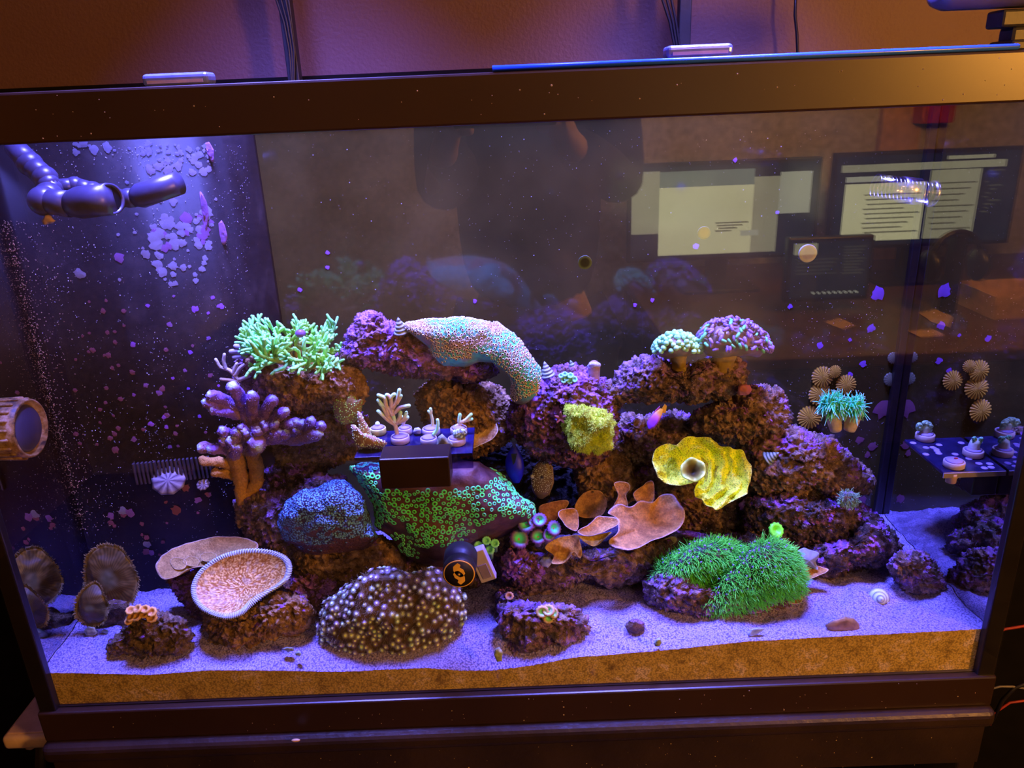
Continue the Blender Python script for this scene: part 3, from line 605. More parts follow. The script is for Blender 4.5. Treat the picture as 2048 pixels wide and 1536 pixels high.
for k, (ci, cg) in enumerate((((.08, .05, .22), (.12, .90, .30)), ((.14, .12, .46), (.14, .80, .42)), ((.05, .03, .10), (.14, .98, .24)))):
    v_, f_ = lathe([(1.25, -.35), (1.08, .25), (.85, .5), (.62, .38), (.48, .0), (.02, -.12)], 12); cl = np.repeat(np.array([(.22, .16, .10), cg, cg, cg, ci, ci]), 12, 0)
    rings.append(mesh('corallite', v_, f_, m_vs, True, cl))
order = np.argsort(np.linalg.norm(pp-CAM, axis=1)); extra = []
for j, i in enumerate(order):
    s = rnd.uniform(.0016, .0025)
    if j < 290: inst('corallite', rings[rnd.randrange(3)], cor, pp[i], frame(pn[i], rnd.random()*6), (s*rnd.uniform(.8, 1.1), s, .0012))
    else: extra.append(lathe([(1.2*s, -.0004), (s, .0003), (.8*s, .0006), (.55*s, .0004), (.4*s, 0)], 8, pn[i], pp[i]))
if extra:
    V2, F2 = join(extra); part('small_corallites', (V2, F2), m_vs, cor, col=np.tile(np.repeat(np.array([(.2, .15, .1), (.2, .85, .26), (.2, .85, .26), (.15, .6, .25), (.1, .1, .2)]), 8, 0), (len(extra), 1)), kind='stuff')

# --- brown polyp mound at front centre
V, F = blob([(640, 1242), (650, 1206), (690, 1176), (730, 1150), (762, 1142), (820, 1150), (870, 1144), (906, 1170), (928, 1198), (930, 1240), (908, 1272), (872, 1297), (820, 1319), (760, 1324), (690, 1319), (660, 1301), (640, 1280)], fy(780, 1322)+.044, .033, 6, .005, 40, .0008, 220, 47, .75)
cor = thing('polyp_mound', 'brown mound of star-shaped polyps with cream centres at front left centre', 'coral', base_of(V))
q = fbm(V*90, 3); part('mound', (V, F), m_v, cor, col=lerp((.07, .035, .025), (.17, .08, .045), sstep(-.4, .4, q)))
pp, pn = scatter(V, F, 260, .0048, lambda c, n: facing(c, n)*(n[:, 2] > -.4), 12)
def starpolyp(cc, tipc, nt_=16):
    L = [lathe([(.30, -.6), (.40, .25), (.33, .42), (.14, .5), (.02, .45)], 10)]; C = [np.repeat(np.array([(.16, .09, .05), cc, cc, (.95, .85, .45), (.95, .80, .35)]), 10, 0)]
    for k in range(nt_):
        a = 2*math.pi*k/nt_; d = np.array([math.cos(a), math.sin(a), 0]); e = np.array([-d[1], d[0], 0]); h = .10
        vv = np.array([d*.36+e*h+[0, 0, .3], d*.36-e*h+[0, 0, .3], d*1.0+[0, 0, .16], d*.38+[0, 0, .1]]); L.append((vv, [(0, 2, 1), (0, 3, 2), (1, 2, 3), (0, 1, 3)])); C.append(np.array([tipc, tipc, (.20, .12, .10), tipc]))
    V_, F_ = join(L); return mesh('polyp', V_, F_, m_vs, False, np.vstack(C))
sp_ = [starpolyp((.52, .50, .60), (.40, .30, .46)), starpolyp((.66, .62, .58), (.42, .36, .46)), starpolyp((.40, .26, .46), (.34, .20, .42)), starpolyp((.55, .66, .60), (.36, .40, .42))]
for p, n in zip(pp, pn):
    nn = n+np.array([0, -.1, .35]); s = rnd.uniform(.0031, .0047); inst('polyp', sp_[rnd.choice((0, 0, 1, 2, 2, 3))], cor, p+n*.0010, frame(nn, rnd.random()*6), s)
ph, nh = scatter(V, F, 2600, 0, lambda c, n: facing(c, n)*(n[:, 2] > -.5), 14)
V2, F2, T = hairs(ph, nh, .0035, .00025, np.random.RandomState(3), .6); part('tentacle_fringe', (V2, F2), m_vs, cor, col=lerp((.10, .05, .03), (.26, .17, .12), T), kind='stuff')

# --- green star polyps
la = blob([(1310, 1152), (1328, 1126), (1380, 1092), (1420, 1080), (1468, 1090), (1492, 1106), (1484, 1132), (1452, 1150), (1420, 1172), (1370, 1180), (1330, 1174)], .078, .030, 5, .003, 40, 0, 1, 51, .75)
lb = blob([(1392, 1212), (1420, 1164), (1480, 1114), (1530, 1084), (1560, 1084), (1590, 1110), (1602, 1150), (1596, 1186), (1550, 1202), (1480, 1226), (1420, 1238)], .070, .036, 5, .003, 40, 0, 1, 52, .75)
V, F = join([(la[0], la[1].tolist()), (lb[0], lb[1].tolist())]); F = np.array(F)
cor = thing('star_polyps', 'grass-green mat of star polyps on a rock at lower right', 'coral', base_of(V))
part('mat', (V, F), m_v, cor, col=lerp((.06, .05, .07), (.13, .08, .14), sstep(-.3, .3, fbm(V*80, 2))))
ph, nh = scatter(V, F, 9500, 0, lambda c, n: (n[:, 2] > -.45)*(n[:, 1] < .6), 15)
flow = np.stack([.5+0*ph[:, 0], -.45+0*ph[:, 0], .1+.5*fbm(ph*30, 2)], 1); nn = nh+flow*.8+np.random.RandomState(1).normal(size=nh.shape)*.25; nn /= np.linalg.norm(nn, axis=1)[:, None]
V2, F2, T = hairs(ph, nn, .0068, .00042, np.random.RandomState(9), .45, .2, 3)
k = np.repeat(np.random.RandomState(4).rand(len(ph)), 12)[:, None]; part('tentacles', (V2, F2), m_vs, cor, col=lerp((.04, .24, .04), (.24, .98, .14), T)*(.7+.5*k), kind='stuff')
pc, nc = scatter(V, F, 130, .003, lambda c, n: facing(c, n)*(n[:, 2] > -.2), 16); dot = mesh('polyp_mouth', *lathe([(.0011, 0), (.0009, .0006), (.0003, .0008)], 8), simple('violet_mouth', (.30, .24, .60), .5))
for p, n in zip(pc, nc): inst('polyp_mouth', dot, cor, p+n*.0042, frame(n), 1)

def dirn0(a): a = np.asarray(a, float); return a/np.linalg.norm(a)
# --- yellow corals
V, F = blob([(1130, 825), (1140, 810), (1165, 812), (1188, 822), (1205, 815), (1222, 835), (1226, 865), (1220, 890), (1195, 905), (1165, 900), (1142, 882), (1132, 855)], .088, .022, 5, .0065, 60, .0022, 170, 61, .8)
cor = thing('yellow_coral', 'fuzzy mustard-yellow coral lump at the centre of the reef', 'coral', base_of(V))
part('lump', (V, F), m_vg, cor, col=lerp((.34, .32, .03), (.62, .62, .05), sstep(-.4, .4, fbm(V*70, 3))))
ph, nh = scatter(V, F, 4200, 0, lambda c, n: facing(c, n), 17); nn = nh+np.array([.2, 0, -.15])
V2, F2, T = hairs(ph, nn/np.linalg.norm(nn, axis=1)[:, None], .0013, .0003, np.random.RandomState(2), .5); part('fuzz', (V2, F2), m_vs, cor, col=lerp((.38, .36, .03), (.78, .82, .08), T), kind='stuff')
def platecol(R, top, rimc, c0, c1, V, und, rim0=.93, fr=130):
    c = lerp(c0, c1, sstep(-.35, .35, fbm(V*fr, 3))); c = lerp(c, rimc, sstep(rim0, min(1, rim0+.05), R)); return np.where((top > .5)[:, None], c, lerp(np.array(und)*np.ones((len(V), 3)), rimc, sstep(rim0+.03, 1, R)))
ypoly = [(1305, 915), (1312, 898), (1335, 888), (1350, 892), (1372, 876), (1420, 877), (1450, 893), (1488, 903), (1504, 927), (1502, 965), (1494, 987), (1460, 1005), (1432, 1021), (1414, 1010), (1390, 984), (1396, 962), (1378, 968), (1350, 972), (1318, 957), (1307, 935)]
m_scroll, nt, b = newmat('yellow_scroll_skin'); v = coord(nt); a_ = nt.nodes.new('ShaderNodeVertexColor'); a_.layer_name = 'Col'
e = voro(nt, v, 420, 'DISTANCE_TO_EDGE'); nt.links.new(mix(nt, 1.0, a_.outputs[0], ramp(nt, e, [(.03, (1.85, 2.1, 1.1)), (.22, (.95, 1.0, .5))]), 'MULTIPLY'), b.inputs['Base Color']); b.inputs['Roughness'].default_value = .55; bump(nt, b, e, -.0012)
V, F, R, top, n = plate(ypoly, .095, (0.05, -.78, .62), .010, .003, .0085, 52, 60, 260, (1415, 940), 3)
dd_ = V-P(1388, 936, .095); rr_ = np.linalg.norm(dd_, axis=1); V = V+n*(.0030*np.sin(rr_*620+3*fbm(V*40, 2))*sstep(.010, .02, rr_)*sstep(-.004, .012, dd_[:, 0]*.8-dd_[:, 2]*.3))[:, None]-n*(.012*np.exp(-(rr_/.009)**2))[:, None]
cor = thing('scroll_coral', 'bright yellow ruffled scroll coral at centre right', 'coral', base_of(V))
part('sheet', (V, F), m_scroll, cor, col=platecol(R, top, (.72, .82, .26), (.55, .66, .05), (.80, .95, .10), V, (.36, .36, .04), .96, 60))
fa = dirn0((-.15, -.70, .70)); fc = P(1386, 942, .084); sf = S(1386, 942, .084)
fun = lathe([(4*sf, -.012), (9*sf, -.007), (15*sf, -.001), (21*sf, .003), (25*sf, .004), (24*sf, .0055), (19*sf, .0045), (12*sf, .001), (6*sf, -.004), (1*sf, -.006)], 40, fa, fc)
an_ = np.arange(len(fun[0])) % 40; fun[0][:] += fa[None]*(.0022*np.sin(an_*2*np.pi/40*5)*np.repeat([0, 0, .2, .7, 1, 1, .7, .2, 0, 0], 40))[:, None]
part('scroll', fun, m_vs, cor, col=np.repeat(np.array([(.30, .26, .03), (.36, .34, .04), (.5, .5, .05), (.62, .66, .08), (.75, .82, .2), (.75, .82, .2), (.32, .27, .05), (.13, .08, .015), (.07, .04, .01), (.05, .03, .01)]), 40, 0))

# --- orange plate corals, centre right
oc0, oc1, orim, ound = (.40, .15, .06), (.60, .24, .09), (.68, .42, .62), (.30, .12, .05)
cor = thing('plate_coral', 'cluster of terracotta plate corals with lilac rims at centre', 'coral', P(1220, 1110, .11))
def pl(parent, poly, Y, n, cup, seed, c=None, ruf=.0022, cols=None, name='plate', thick=.0020, rim0=.94, rf=55, na=160):
    V, F, R, top, nn = plate(poly, Y, n, cup, thick, ruf, rf, 22, na, c, seed); k = cols or (orim, oc0, oc1, ound)
    return part(name, (V, F), m_vg, parent, col=platecol(R, top, k[0], k[1], k[2], V, k[3], rim0))
pl(cor, [(1219, 1080), (1236, 1062), (1232, 1035), (1216, 1024), (1235, 1008), (1262, 1012), (1280, 1002), (1306, 1003), (1322, 990), (1346, 989), (1359, 1005), (1369, 1021), (1369, 1040), (1356, 1060), (1332, 1072), (1302, 1083), (1263, 1099), (1236, 1097), (1220, 1089)], .088, (.05, -.52, .85), .009, 1, (1290, 1045))
pl(cor, [(1228, 968), (1240, 963), (1256, 966), (1260, 978), (1252, 990), (1256, 1012), (1244, 1030), (1222, 1024), (1236, 992)], .115, (0, -.9, .4), .003, 2, cols=((.74, .55, .66), oc0, oc1, ound))
pl(cor, [(1272, 982), (1286, 972), (1294, 964), (1306, 963), (1309, 985), (1304, 1004), (1278, 1006), (1268, 992)], .118, (.1, -.9, .4), .003, 3)
pl(cor, [(1117, 1030), (1122, 1020), (1146, 1017), (1155, 1024), (1158, 1048), (1152, 1062), (1135, 1054), (1126, 1042)], .072, (.35, -.65, .68), .004, 4)
pl(cor, [(1155, 1063), (1172, 1052), (1186, 1040), (1200, 1032), (1230, 1036), (1239, 1043), (1233, 1052), (1214, 1060), (1190, 1069), (1168, 1071)], .070, (-.1, -.42, .9), .006, 5)
pl(cor, [(1156, 1071), (1172, 1086), (1192, 1092), (1216, 1072), (1222, 1064), (1200, 1068), (1178, 1073)], .078, (-.1, -.85, .5), .004, 6, cols=((.6, .36, .2), (.40, .2, .07), (.58, .32, .10), ound))
pl(cor, [(1090, 1094), (1116, 1076), (1155, 1070), (1160, 1085), (1164, 1102), (1160, 1116), (1148, 1104), (1138, 1116), (1124, 1127), (1104, 1127), (1107, 1110)], .074, (-.1, -.66, .75), .004, 7, cols=((.68, .38, .2), oc0, (.72, .34, .14), ound))
pl(cor, [(1078, 1015), (1095, 1006), (1130, 1000), (1137, 1008), (1120, 1030), (1100, 1052), (1084, 1040)], .118, (.2, -.8, .5), .003, 8, cols=((.62, .34, .34), (.30, .10, .07), (.42, .16, .11), ound))
pl(cor, [(1150, 1010), (1170, 985), (1200, 982), (1214, 1005), (1204, 1030), (1175, 1036), (1155, 1030)], .125, (0, -.9, .4), .003, 9, cols=((.5, .22, .12), (.34, .13, .06), (.46, .19, .08), ound))
pl(cor, [(1190, 1108), (1230, 1108), (1300, 1090), (1345, 1072), (1350, 1085), (1300, 1108), (1240, 1122), (1200, 1120)], .100, (0, -.6, .8), .003, 10, cols=((.7, .55, .45), (.42, .26, .16), (.55, .36, .22), (.5, .4, .3)))
# --- tan plate and orange cup at lower left
cor = thing('plate_coral', 'flat tan plate coral with pinkish rim behind the orange cup coral', 'coral', P(420, 1160, .07))
pl(cor, [(312, 1130), (325, 1112), (360, 1092), (405, 1078), (450, 1073), (490, 1076), (516, 1088), (500, 1105), (450, 1118), (420, 1130), (380, 1138), (352, 1152), (330, 1158), (316, 1148)], .075, (.02, -.45, .89), .004, 21, (415, 1112), cols=((.50, .30, .32), (.32, .15, .06), (.42, .21, .09), (.3, .15, .08)), rim0=.965)
for q, y in (([(340, 1122), (352, 1114), (372, 1122), (368, 1136), (350, 1138)], .068), ([(366, 1122), (382, 1112), (398, 1120), (392, 1132), (374, 1130)], .069), ([(400, 1112), (412, 1104), (432, 1108), (428, 1120), (408, 1122)], .071)): pl(cor, q, y, (.0, -.5, .86), .001, 22, cols=((.5, .3, .26), (.34, .17, .07), (.42, .22, .09), (.3, .15, .08)), name='lobe', na=48, ruf=.0006)
cup = [(385, 1195), (384, 1168), (400, 1140), (430, 1117), (462, 1104), (500, 1098), (540, 1101), (570, 1113), (581, 1132), (576, 1155), (558, 1172), (525, 1192), (500, 1212), (482, 1228), (455, 1236), (425, 1230), (400, 1216)]
V, F, R, top, n = plate(cup, .044, (-.05, -.66, .75), .014, .004, .0010, 60, 40, 240, (478, 1168), 25)
pol = fbm(V*620, 2); c = lerp((.34, .10, .02), (.74, .38, .17), sstep(-.15, .35, pol)); c = lerp(c, (.55, .38, .36), .3*sstep(.25, .5, fbm(V*160+9, 2))); c = lerp(c, (.46, .42, .78), sstep(.90, .945, R)); c = np.where((top > .5)[:, None], c, lerp(np.tile((.32, .2, .2), (len(V), 1)), (.46, .42, .78), sstep(.85, .95, R)))
V[top > .5] += (n*(.0009*np.clip(pol, -.3, .6))[:, None])[top > .5]
cor = thing('cup_coral', 'orange cup-shaped plate coral with a lilac rim at lower left', 'coral', base_of(V)); part('cup', (V, F), m_vs, cor, col=c)
# rim folds
L = []
for k in range(120):
    a = smoothpoly(cup, 120)[k]; p = PN(a[0], a[1], P(478, 1168, .044), n); d = p-P(478, 1168, .044); d /= np.linalg.norm(d); L.append(tube([p-d*.0045+n*.0002, p-d*.001+n*.0007, p+d*.0008-n*.0014], [.0005, .0007, .0006], 5))
V2, F2 = join(L); part('rim_folds', (V2, F2), m_vs, cor, col=np.tile((.50, .47, .85), (len(V2), 1)), kind='stuff')
st_ = twig([(470, 1225), (480, 1250), (490, 1270)], .058, .014, .016, 16); part('stem', st_, m_v, cor, col=np.tile((.32, .16, .10), (len(st_[0]), 1)))
# --- small orange shelf plate inside the centre rock
cor = thing('plate_coral', 'small pink-orange plate coral right of the front frag shelf', 'coral', P(960, 895, .12))
pl(cor, [(938, 880), (944, 862), (962, 846), (980, 838), (992, 846), (996, 862), (985, 876), (962, 888), (944, 896)], .128, (-.15, -.7, .7), .003, 31, cols=((.78, .55, .60), (.55, .26, .14), (.72, .38, .22), ound), rim0=.9)
# ================================================================== more rock
R_('ringside', [(930, 1080), (1000, 1060), (1060, 1026), (1080, 1060), (1050, 1105), (990, 1135), (940, 1122)], .125, .03, 'brown', 'crusty brown rock at the right edge of the green ring coral', 71, sub=5)
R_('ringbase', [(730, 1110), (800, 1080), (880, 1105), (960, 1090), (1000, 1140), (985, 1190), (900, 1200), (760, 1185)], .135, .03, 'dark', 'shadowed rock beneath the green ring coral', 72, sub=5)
R_('cave', [(925, 900), (1060, 890), (1180, 915), (1200, 1010), (1140, 1090), (1000, 1100), (950, 1000)], .222, .012, 'black', 'dark rock closing the back of the fish cave', 73, sub=5, amp=.002)  # added rock, its black colour paints the darkness inside the cave
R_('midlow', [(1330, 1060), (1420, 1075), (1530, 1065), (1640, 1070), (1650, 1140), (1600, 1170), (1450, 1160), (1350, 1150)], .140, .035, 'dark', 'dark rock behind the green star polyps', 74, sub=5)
def ell(cx, cy, rx, ry, n=16, rot=0.0):
    a = np.linspace(0, 2*np.pi, n, endpoint=False); x, y = rx*np.cos(a), ry*np.sin(a); return [(cx+u*math.cos(rot)-w_*math.sin(rot), cy+u*math.sin(rot)+w_*math.cos(rot)) for u, w_ in zip(x, y)]
def cmesh(name, lst, mat, smooth=True):
    V, F = join([(a, f) for a, f, _ in lst]); C = np.vstack([np.tile(c, (len(a), 1)) if np.ndim(c) == 1 else c for a, _, c in lst]); return mesh(name, V, F, mat, smooth, C)
def dirn(a): a = np.asarray(a, float); return a/np.linalg.norm(a)
TOCAM = lambda p: dirn(CAM-np.asarray(p))
# --- hammer coral and frogspawn
def euphyllia(label, poly, Y, T, stem, me_list, n, mind, sc_, seed, stemc=(.32, .17, .05), bodyc=(.20, .09, .08)):
    V, F = blob(poly, Y, T, 5, .002, 60, 0, 1, seed, .8); st = twig(*stem, 24, 8); st = (st[0]+.0022*np.stack([fbm(st[0]*110+k*7, 3) for k in range(3)], 1), st[1]); o = thing('hammer_coral', label, 'coral', base_of(np.vstack([V, st[0]])))
    part('flesh', (V, F), m_vs, o, col=np.tile(bodyc, (len(V), 1))); part('stem', st, m_v, o, col=np.tile(stemc, (len(st[0]), 1)))
    pp, pn = scatter(V, F, n, mind, lambda c, n_: (n_[:, 2] > -.35)*(n_[:, 1] < .5), seed)
    for p, q in zip(pp, pn): inst('tentacle', me_list[rnd.randrange(len(me_list))], o, p-q*.001, frame(q+np.array([0, -.15, .25])+np.random.RandomState(rnd.randrange(9999)).normal(size=3)*.2, rnd.random()*6), sc_*rnd.uniform(.8, 1.2))
    return o
def hammertip(c): 
    s = lathe([(.10, -.3), (.16, .6), (.2, 1.0)], 7); t = xf(lathe([(.05, -.62), (.24, -.5), (.28, 0), (.24, .5), (.05, .62)], 8, (1, 0, 0)), np.eye(3), (0, 0, 1.1)); return cmesh('tentacle', [(*s, (.32, .13, .12)), (*t, c)], m_vs)
def bubble(c):
    D, F3 = ico(2); return cmesh('tentacle', [(*lathe([(.2, -.3), (.3, .5)], 7), (.35, .38, .22)), (D*np.array([.58, .58, .62])+[0, 0, .75], [tuple(f) for f in F3], c)], m_vs)
euphyllia('violet hammer coral on the right ledge rock', [(1401, 690), (1408, 668), (1430, 652), (1465, 646), (1500, 655), (1524, 675), (1534, 700), (1520, 712), (1480, 712), (1440, 718), (1412, 708)], .115, .034, ([(1438, 762), (1446, 735), (1452, 705)], [.118, .115, .112], .008, .0105), [hammertip((.28, .12, .60)), hammertip((.34, .17, .64)), hammertip((.24, .11, .54)), hammertip((.28, .12, .60)), hammertip((.30, .14, .62)), hammertip((.14, .45, .22))], 185, .0032, .0052, 81)
euphyllia('pale green bubble-tipped coral left of the violet hammer coral', [(1312, 700), (1318, 686), (1335, 674), (1358, 668), (1382, 676), (1398, 692), (1400, 706), (1375, 712), (1340, 712), (1320, 712)], .110, .026, ([(1362, 745), (1358, 728), (1356, 705)], [.115, .112, .110], .005, .0075), [bubble((.34, .66, .36)), bubble((.42, .72, .42)), bubble((.28, .56, .38))], 140, .0030, .0040, 82)
# --- teal torch coral, two heads
V1, F1 = blob(ell(1664, 806, 20, 10), .120, .010, 4, .001, seed=83); V2, F2 = blob(ell(1706, 809, 15, 9), .122, .009, 4, .001, seed=84)
cor = thing('torch_coral', 'teal torch coral with two heads on the right slope', 'coral', P(1688, 860, .13))
for k, (Vx, Fx, sp0) in enumerate(((V1, F1, [(1672, 862), (1668, 840), (1666, 822)]), (V2, F2, [(1698, 862), (1704, 842), (1706, 824)]))):
    hd = part('head', (Vx, Fx), m_vs, cor, col=np.tile((.10, .40, .34), (len(Vx), 1))); ph, nh = scatter(Vx, Fx, 520 if k == 0 else 400, 0, lambda c, n: (n[:, 1] < .5)*1.0, 85+k)
    nn = nh*.35+np.array([0, -.10, -.75])+np.random.RandomState(6+k).normal(size=nh.shape)*.16; upm = np.random.RandomState(8).rand(len(nn)) < .45; nn[upm] += np.array([0, 0, 1.6])
    nn /= np.linalg.norm(nn, axis=1)[:, None]
    Vh, Fh, T = hairs(ph, nn, .0080, .0010, np.random.RandomState(5+k), .5, .25, 4); part('tentacles', (Vh, Fh), m_vs, hd, col=lerp(lerp((.03, .34, .22), (.10, .72, .42), sstep(0, .6, T)), (.40, .60, .70), sstep(.9, 1, T)), kind='stuff')
    st = twig(sp0, .125, .0055, .009, 12); part('stalk', st, m_v, cor, col=np.tile((.55, .36, .32), (len(st[0]), 1)))
# --- ribbed discs growing on the back glass
def wheel(nr, c0, c1, frill=.06):
    V = []; C = []; F = []; nn = nr*2; rr = [0, .25, .55, .85, 1.0]
    for k, r in enumerate(rr):
        for j in range(nn):
            a = 2*math.pi*j/nn; e = (1 if j % 2 else -1); V.append((r*(1+frill*e*(k == 4))*math.cos(a), r*(1+frill*e*(k == 4))*math.sin(a), .05+.22*(1-r*r)+.035*e*r*(1-.3*r))); C.append(c1 if j % 2 else c0)
    for k in range(len(rr)-1):
        for j in range(nn): F.append((k*nn+j, (k+1)*nn+j, (k+1)*nn+(j+1) % nn, k*nn+(j+1) % nn))
    o = len(V)
    for j in range(nn): a = 2*math.pi*j/nn; V.append((.9*math.cos(a), .9*math.sin(a), -.12)); C.append(c0)
    for j in range(nn): F.append((4*nn+j, o+j, o+(j+1) % nn, 4*nn+(j+1) % nn))
    F.append(tuple(o+j for j in reversed(range(nn)))); return np.array(V), F, np.array(C)
wv = wheel(20, (.16, .06, .006), (.55, .26, .03))
for (x, y, r, lab) in ((1643, 752, 21, 'uppermost large'), (1668, 742, 13, 'smallest'), (1638, 787, 23, 'dark half-hidden'), (1690, 768, 20, 'right-hand'), (1617, 833, 23, 'lowest')):
    Yb = .2385 if r > 15 else .2365; s = r*S(x, y, Yb); n = dirn((rnd.uniform(-.15, .15), -1, .15))
    solo('mushroom_polyp', xf((wv[0]*s, wv[1]), frame(n, rnd.random()), P(x, y, Yb)+np.array([0, -.002, 0])), m_vs, lab+' brown ribbed disc polyp on the back glass by the torch coral', 'polyp', 'brown ribbed discs on the back glass', col=wv[2], smooth=False)
gv = wheel(14, (.05, .04, .035), (.15, .12, .10))
for (x, y, r, lab) in ((1786, 716, 12, 'upper'), (1780, 759, 14, 'lower')):
    s = r*S(x, y, .2375); solo('limpet', xf((gv[0]*s, gv[1]), frame((.1, -1, .2), 1.0), P(x, y, .2375)), m_vs, lab+' grey ribbed limpet beside the back right corner', 'limpet', 'grey limpets in the corner', col=gv[2])
# --- puffy ring polyps
def puff(outer, inner, lobes=14, stem=None):
    n = lobes*2; prof = [(.45, -.55), (.72, -.15), (1.0, .12), (1.02, .42), (.82, .62), (.55, .52), (.34, .22), (.05, .12)]; L = lathe(prof, n); V = L[0].copy(); an = np.arctan2(V[:, 1], V[:, 0]); k = np.repeat([0, .3, 1, 1, .8, .5, .2, 0], n); V[:, :2] *= (1+.07*k*np.cos(an*lobes))[:, None]
    return V, L[1], np.repeat(np.array([stem or outer, outer, outer, outer, outer, np.array(outer)*.55+np.array(inner)*.45, inner, inner]), n, 0)
def heads(parent, lst, vp, Y, name='polyp_head', n=None, stem=True, sc_=(.45, .25, .28)):
    me = mesh(name, vp[0], vp[1], m_vs, True, vp[2])
    for q in lst:
        x, y, r = q[:3]; yy = q[3] if len(q) > 3 else Y; p = P(x, y, yy); s = r*S(x, y, yy); d = dirn(np.array(n if n is not None else (0, -.72, .6))+np.random.RandomState(int(x)).normal(size=3)*.15)
        h = inst(name, me, parent, p, frame(d), (s, s*rnd.uniform(.85, 1.1), s))
        if stem:
            t = tube([p+np.array([0, .012, -.016]), p-d*s*.3], [s*.42, s*.5], 10); part('stalk', t, m_v, parent, col=np.tile(sc_, (len(t[0]), 1)))
cor = thing('candy_coral', 'cluster of dusky purple ring polyps with mint centres', 'coral', P(1070, 1105, .09))
heads(cor, [(1037, 1079, 19), (1076, 1074, 16), (1053, 1049, 17), (1078, 1040, 15), (1106, 1057, 15), (1096, 1070, 13), (1066, 1042, 12)], puff((.20, .065, .32), (.10, .75, .50), 16), .074)
cor = thing('candy_coral', 'cluster of mint green trumpet polyps behind the black scraper knob', 'coral', P(970, 1115, .08))
heads(cor, [(957, 1091, 9), (973, 1081, 9), (990, 1087, 9), (981, 1101, 10), (958, 1102, 8)], puff((.32, .85, .55), (.18, .55, .34), 12), .072, sc_=(.35, .55, .38))
cor = thing('zoanthid', 'two small orange polyps on the dark stub rock', 'polyp', P(1012, 1210, .06))
heads(cor, [(1019, 1192, 9), (1004, 1207, 7)], puff((.68, .30, .20), (.35, .12, .10), 10), .062, stem=False)
cor = thing('blasto_coral', 'orange and grey-green rosette coral on the purple-marbled front rock', 'coral', P(1095, 1245, .03))
heads(cor, [(1084, 1222, 13), (1098, 1221, 13), (1106, 1226, 10), (1096, 1235, 13)], puff((.62, .32, .20), (.25, .75, .45), 12, (.35, .35, .40)), .021, stem=False, n=(0, -.8, .55))
m_ball = simple('dark_shell', (.03, .025, .03), .35, .5)
D, F3 = ico(3); solo('snail', (D*np.array([.0075, .007, .0075])+P(1074, 1222, .034), F3), m_ball, 'round black snail beside the orange rosette coral', 'snail')
cor = thing('zoanthid', 'orange ring polyps crowning the rubble rock near the left glass', 'polyp', P(285, 1245, .03))
heads(cor, [(262, 1222, 10), (277, 1219, 10), (292, 1219, 10), (305, 1224, 10), (264, 1236, 10), (277, 1233, 10), (258, 1243, 8), (305, 1236, 11), (290, 1229, 9)], puff((.80, .36, .14), (.50, .18, .06), 8), .022, stem=False, n=(0, -.5, .85))
cor = thing('mushroom_polyp', 'vivid neon green disc polyp above the green star polyps', 'polyp', P(1550, 1070, .09))
heads(cor, [(1550, 1061, 15)], puff((.22, .95, .05), (.20, .80, .06), 12), .088, stem=True, sc_=(.3, .6, .1))
cor = thing('zoanthid', 'small dome of grey-green bristles on the right slope', 'polyp', P(1698, 1010, .11)); V, F = blob(ell(1698, 997, 18, 15), .105, .009, 4, .0005, seed=86)
part('dome', (V, F), m_vs, cor, col=np.tile((.22, .14, .30), (len(V), 1))); ph, nh = scatter(V, F, 260, 0, facing, 5); Vh, Fh, T = hairs(ph, nh, .0035, .0004, np.random.RandomState(2), .4); part('bristles', (Vh, Fh), m_vs, cor, col=lerp((.16, .2, .2), (.40, .62, .45), T), kind='stuff')
cor = thing('zoanthid', 'turquoise polyp cluster on the dark purple rock', 'polyp', P(1135, 765, .09))
heads(cor, [(1122, 752, 5), (1130, 749, 6), (1141, 752, 7), (1149, 759, 6), (1127, 761, 6), (1139, 763, 6), (1133, 757, 6)], puff((.30, .70, .78), (.15, .45, .6), 8), .088, stem=False)
# stumps and sponges
st = twig([(1188, 762), (1188, 740), (1188, 732)], .12, .0055, .0062, 12); cor = thing('stump_coral', 'lilac-capped stump standing on the dark purple rock', 'coral', base_of(st[0])); part('trunk', st, m_v, cor, col=np.tile((.35, .17, .20), (len(st[0]), 1)))
V, F = blob(ell(1188, 731, 13, 7), .119, .006, 4, .0006, seed=87); part('cap', (V, F), m_vg, cor, col=np.tile((.45, .34, .72), (len(V), 1)))
m_sponge = simple('coral_red_sponge', (.55, .17, .12), .5, .4, bd=.0004); V, F = blob(ell(1489, 780, 14, 12), .105, .007, 4, .0008, seed=88); solo('sponge', (V, F), m_sponge, 'salmon red ball sponge at the right end of the ledge rock', 'sponge')
L = [tube([P(1121, 836, .088), P(1121+11*math.cos(a), 836-11*math.sin(a), .086)], [.0022, .001], 7) for a in np.linspace(.3, 6.58, 6)[:-1]]; solo('starfish', join(L), m_sponge, 'tiny red star on the rock left of the yellow fuzzy coral', 'starfish')
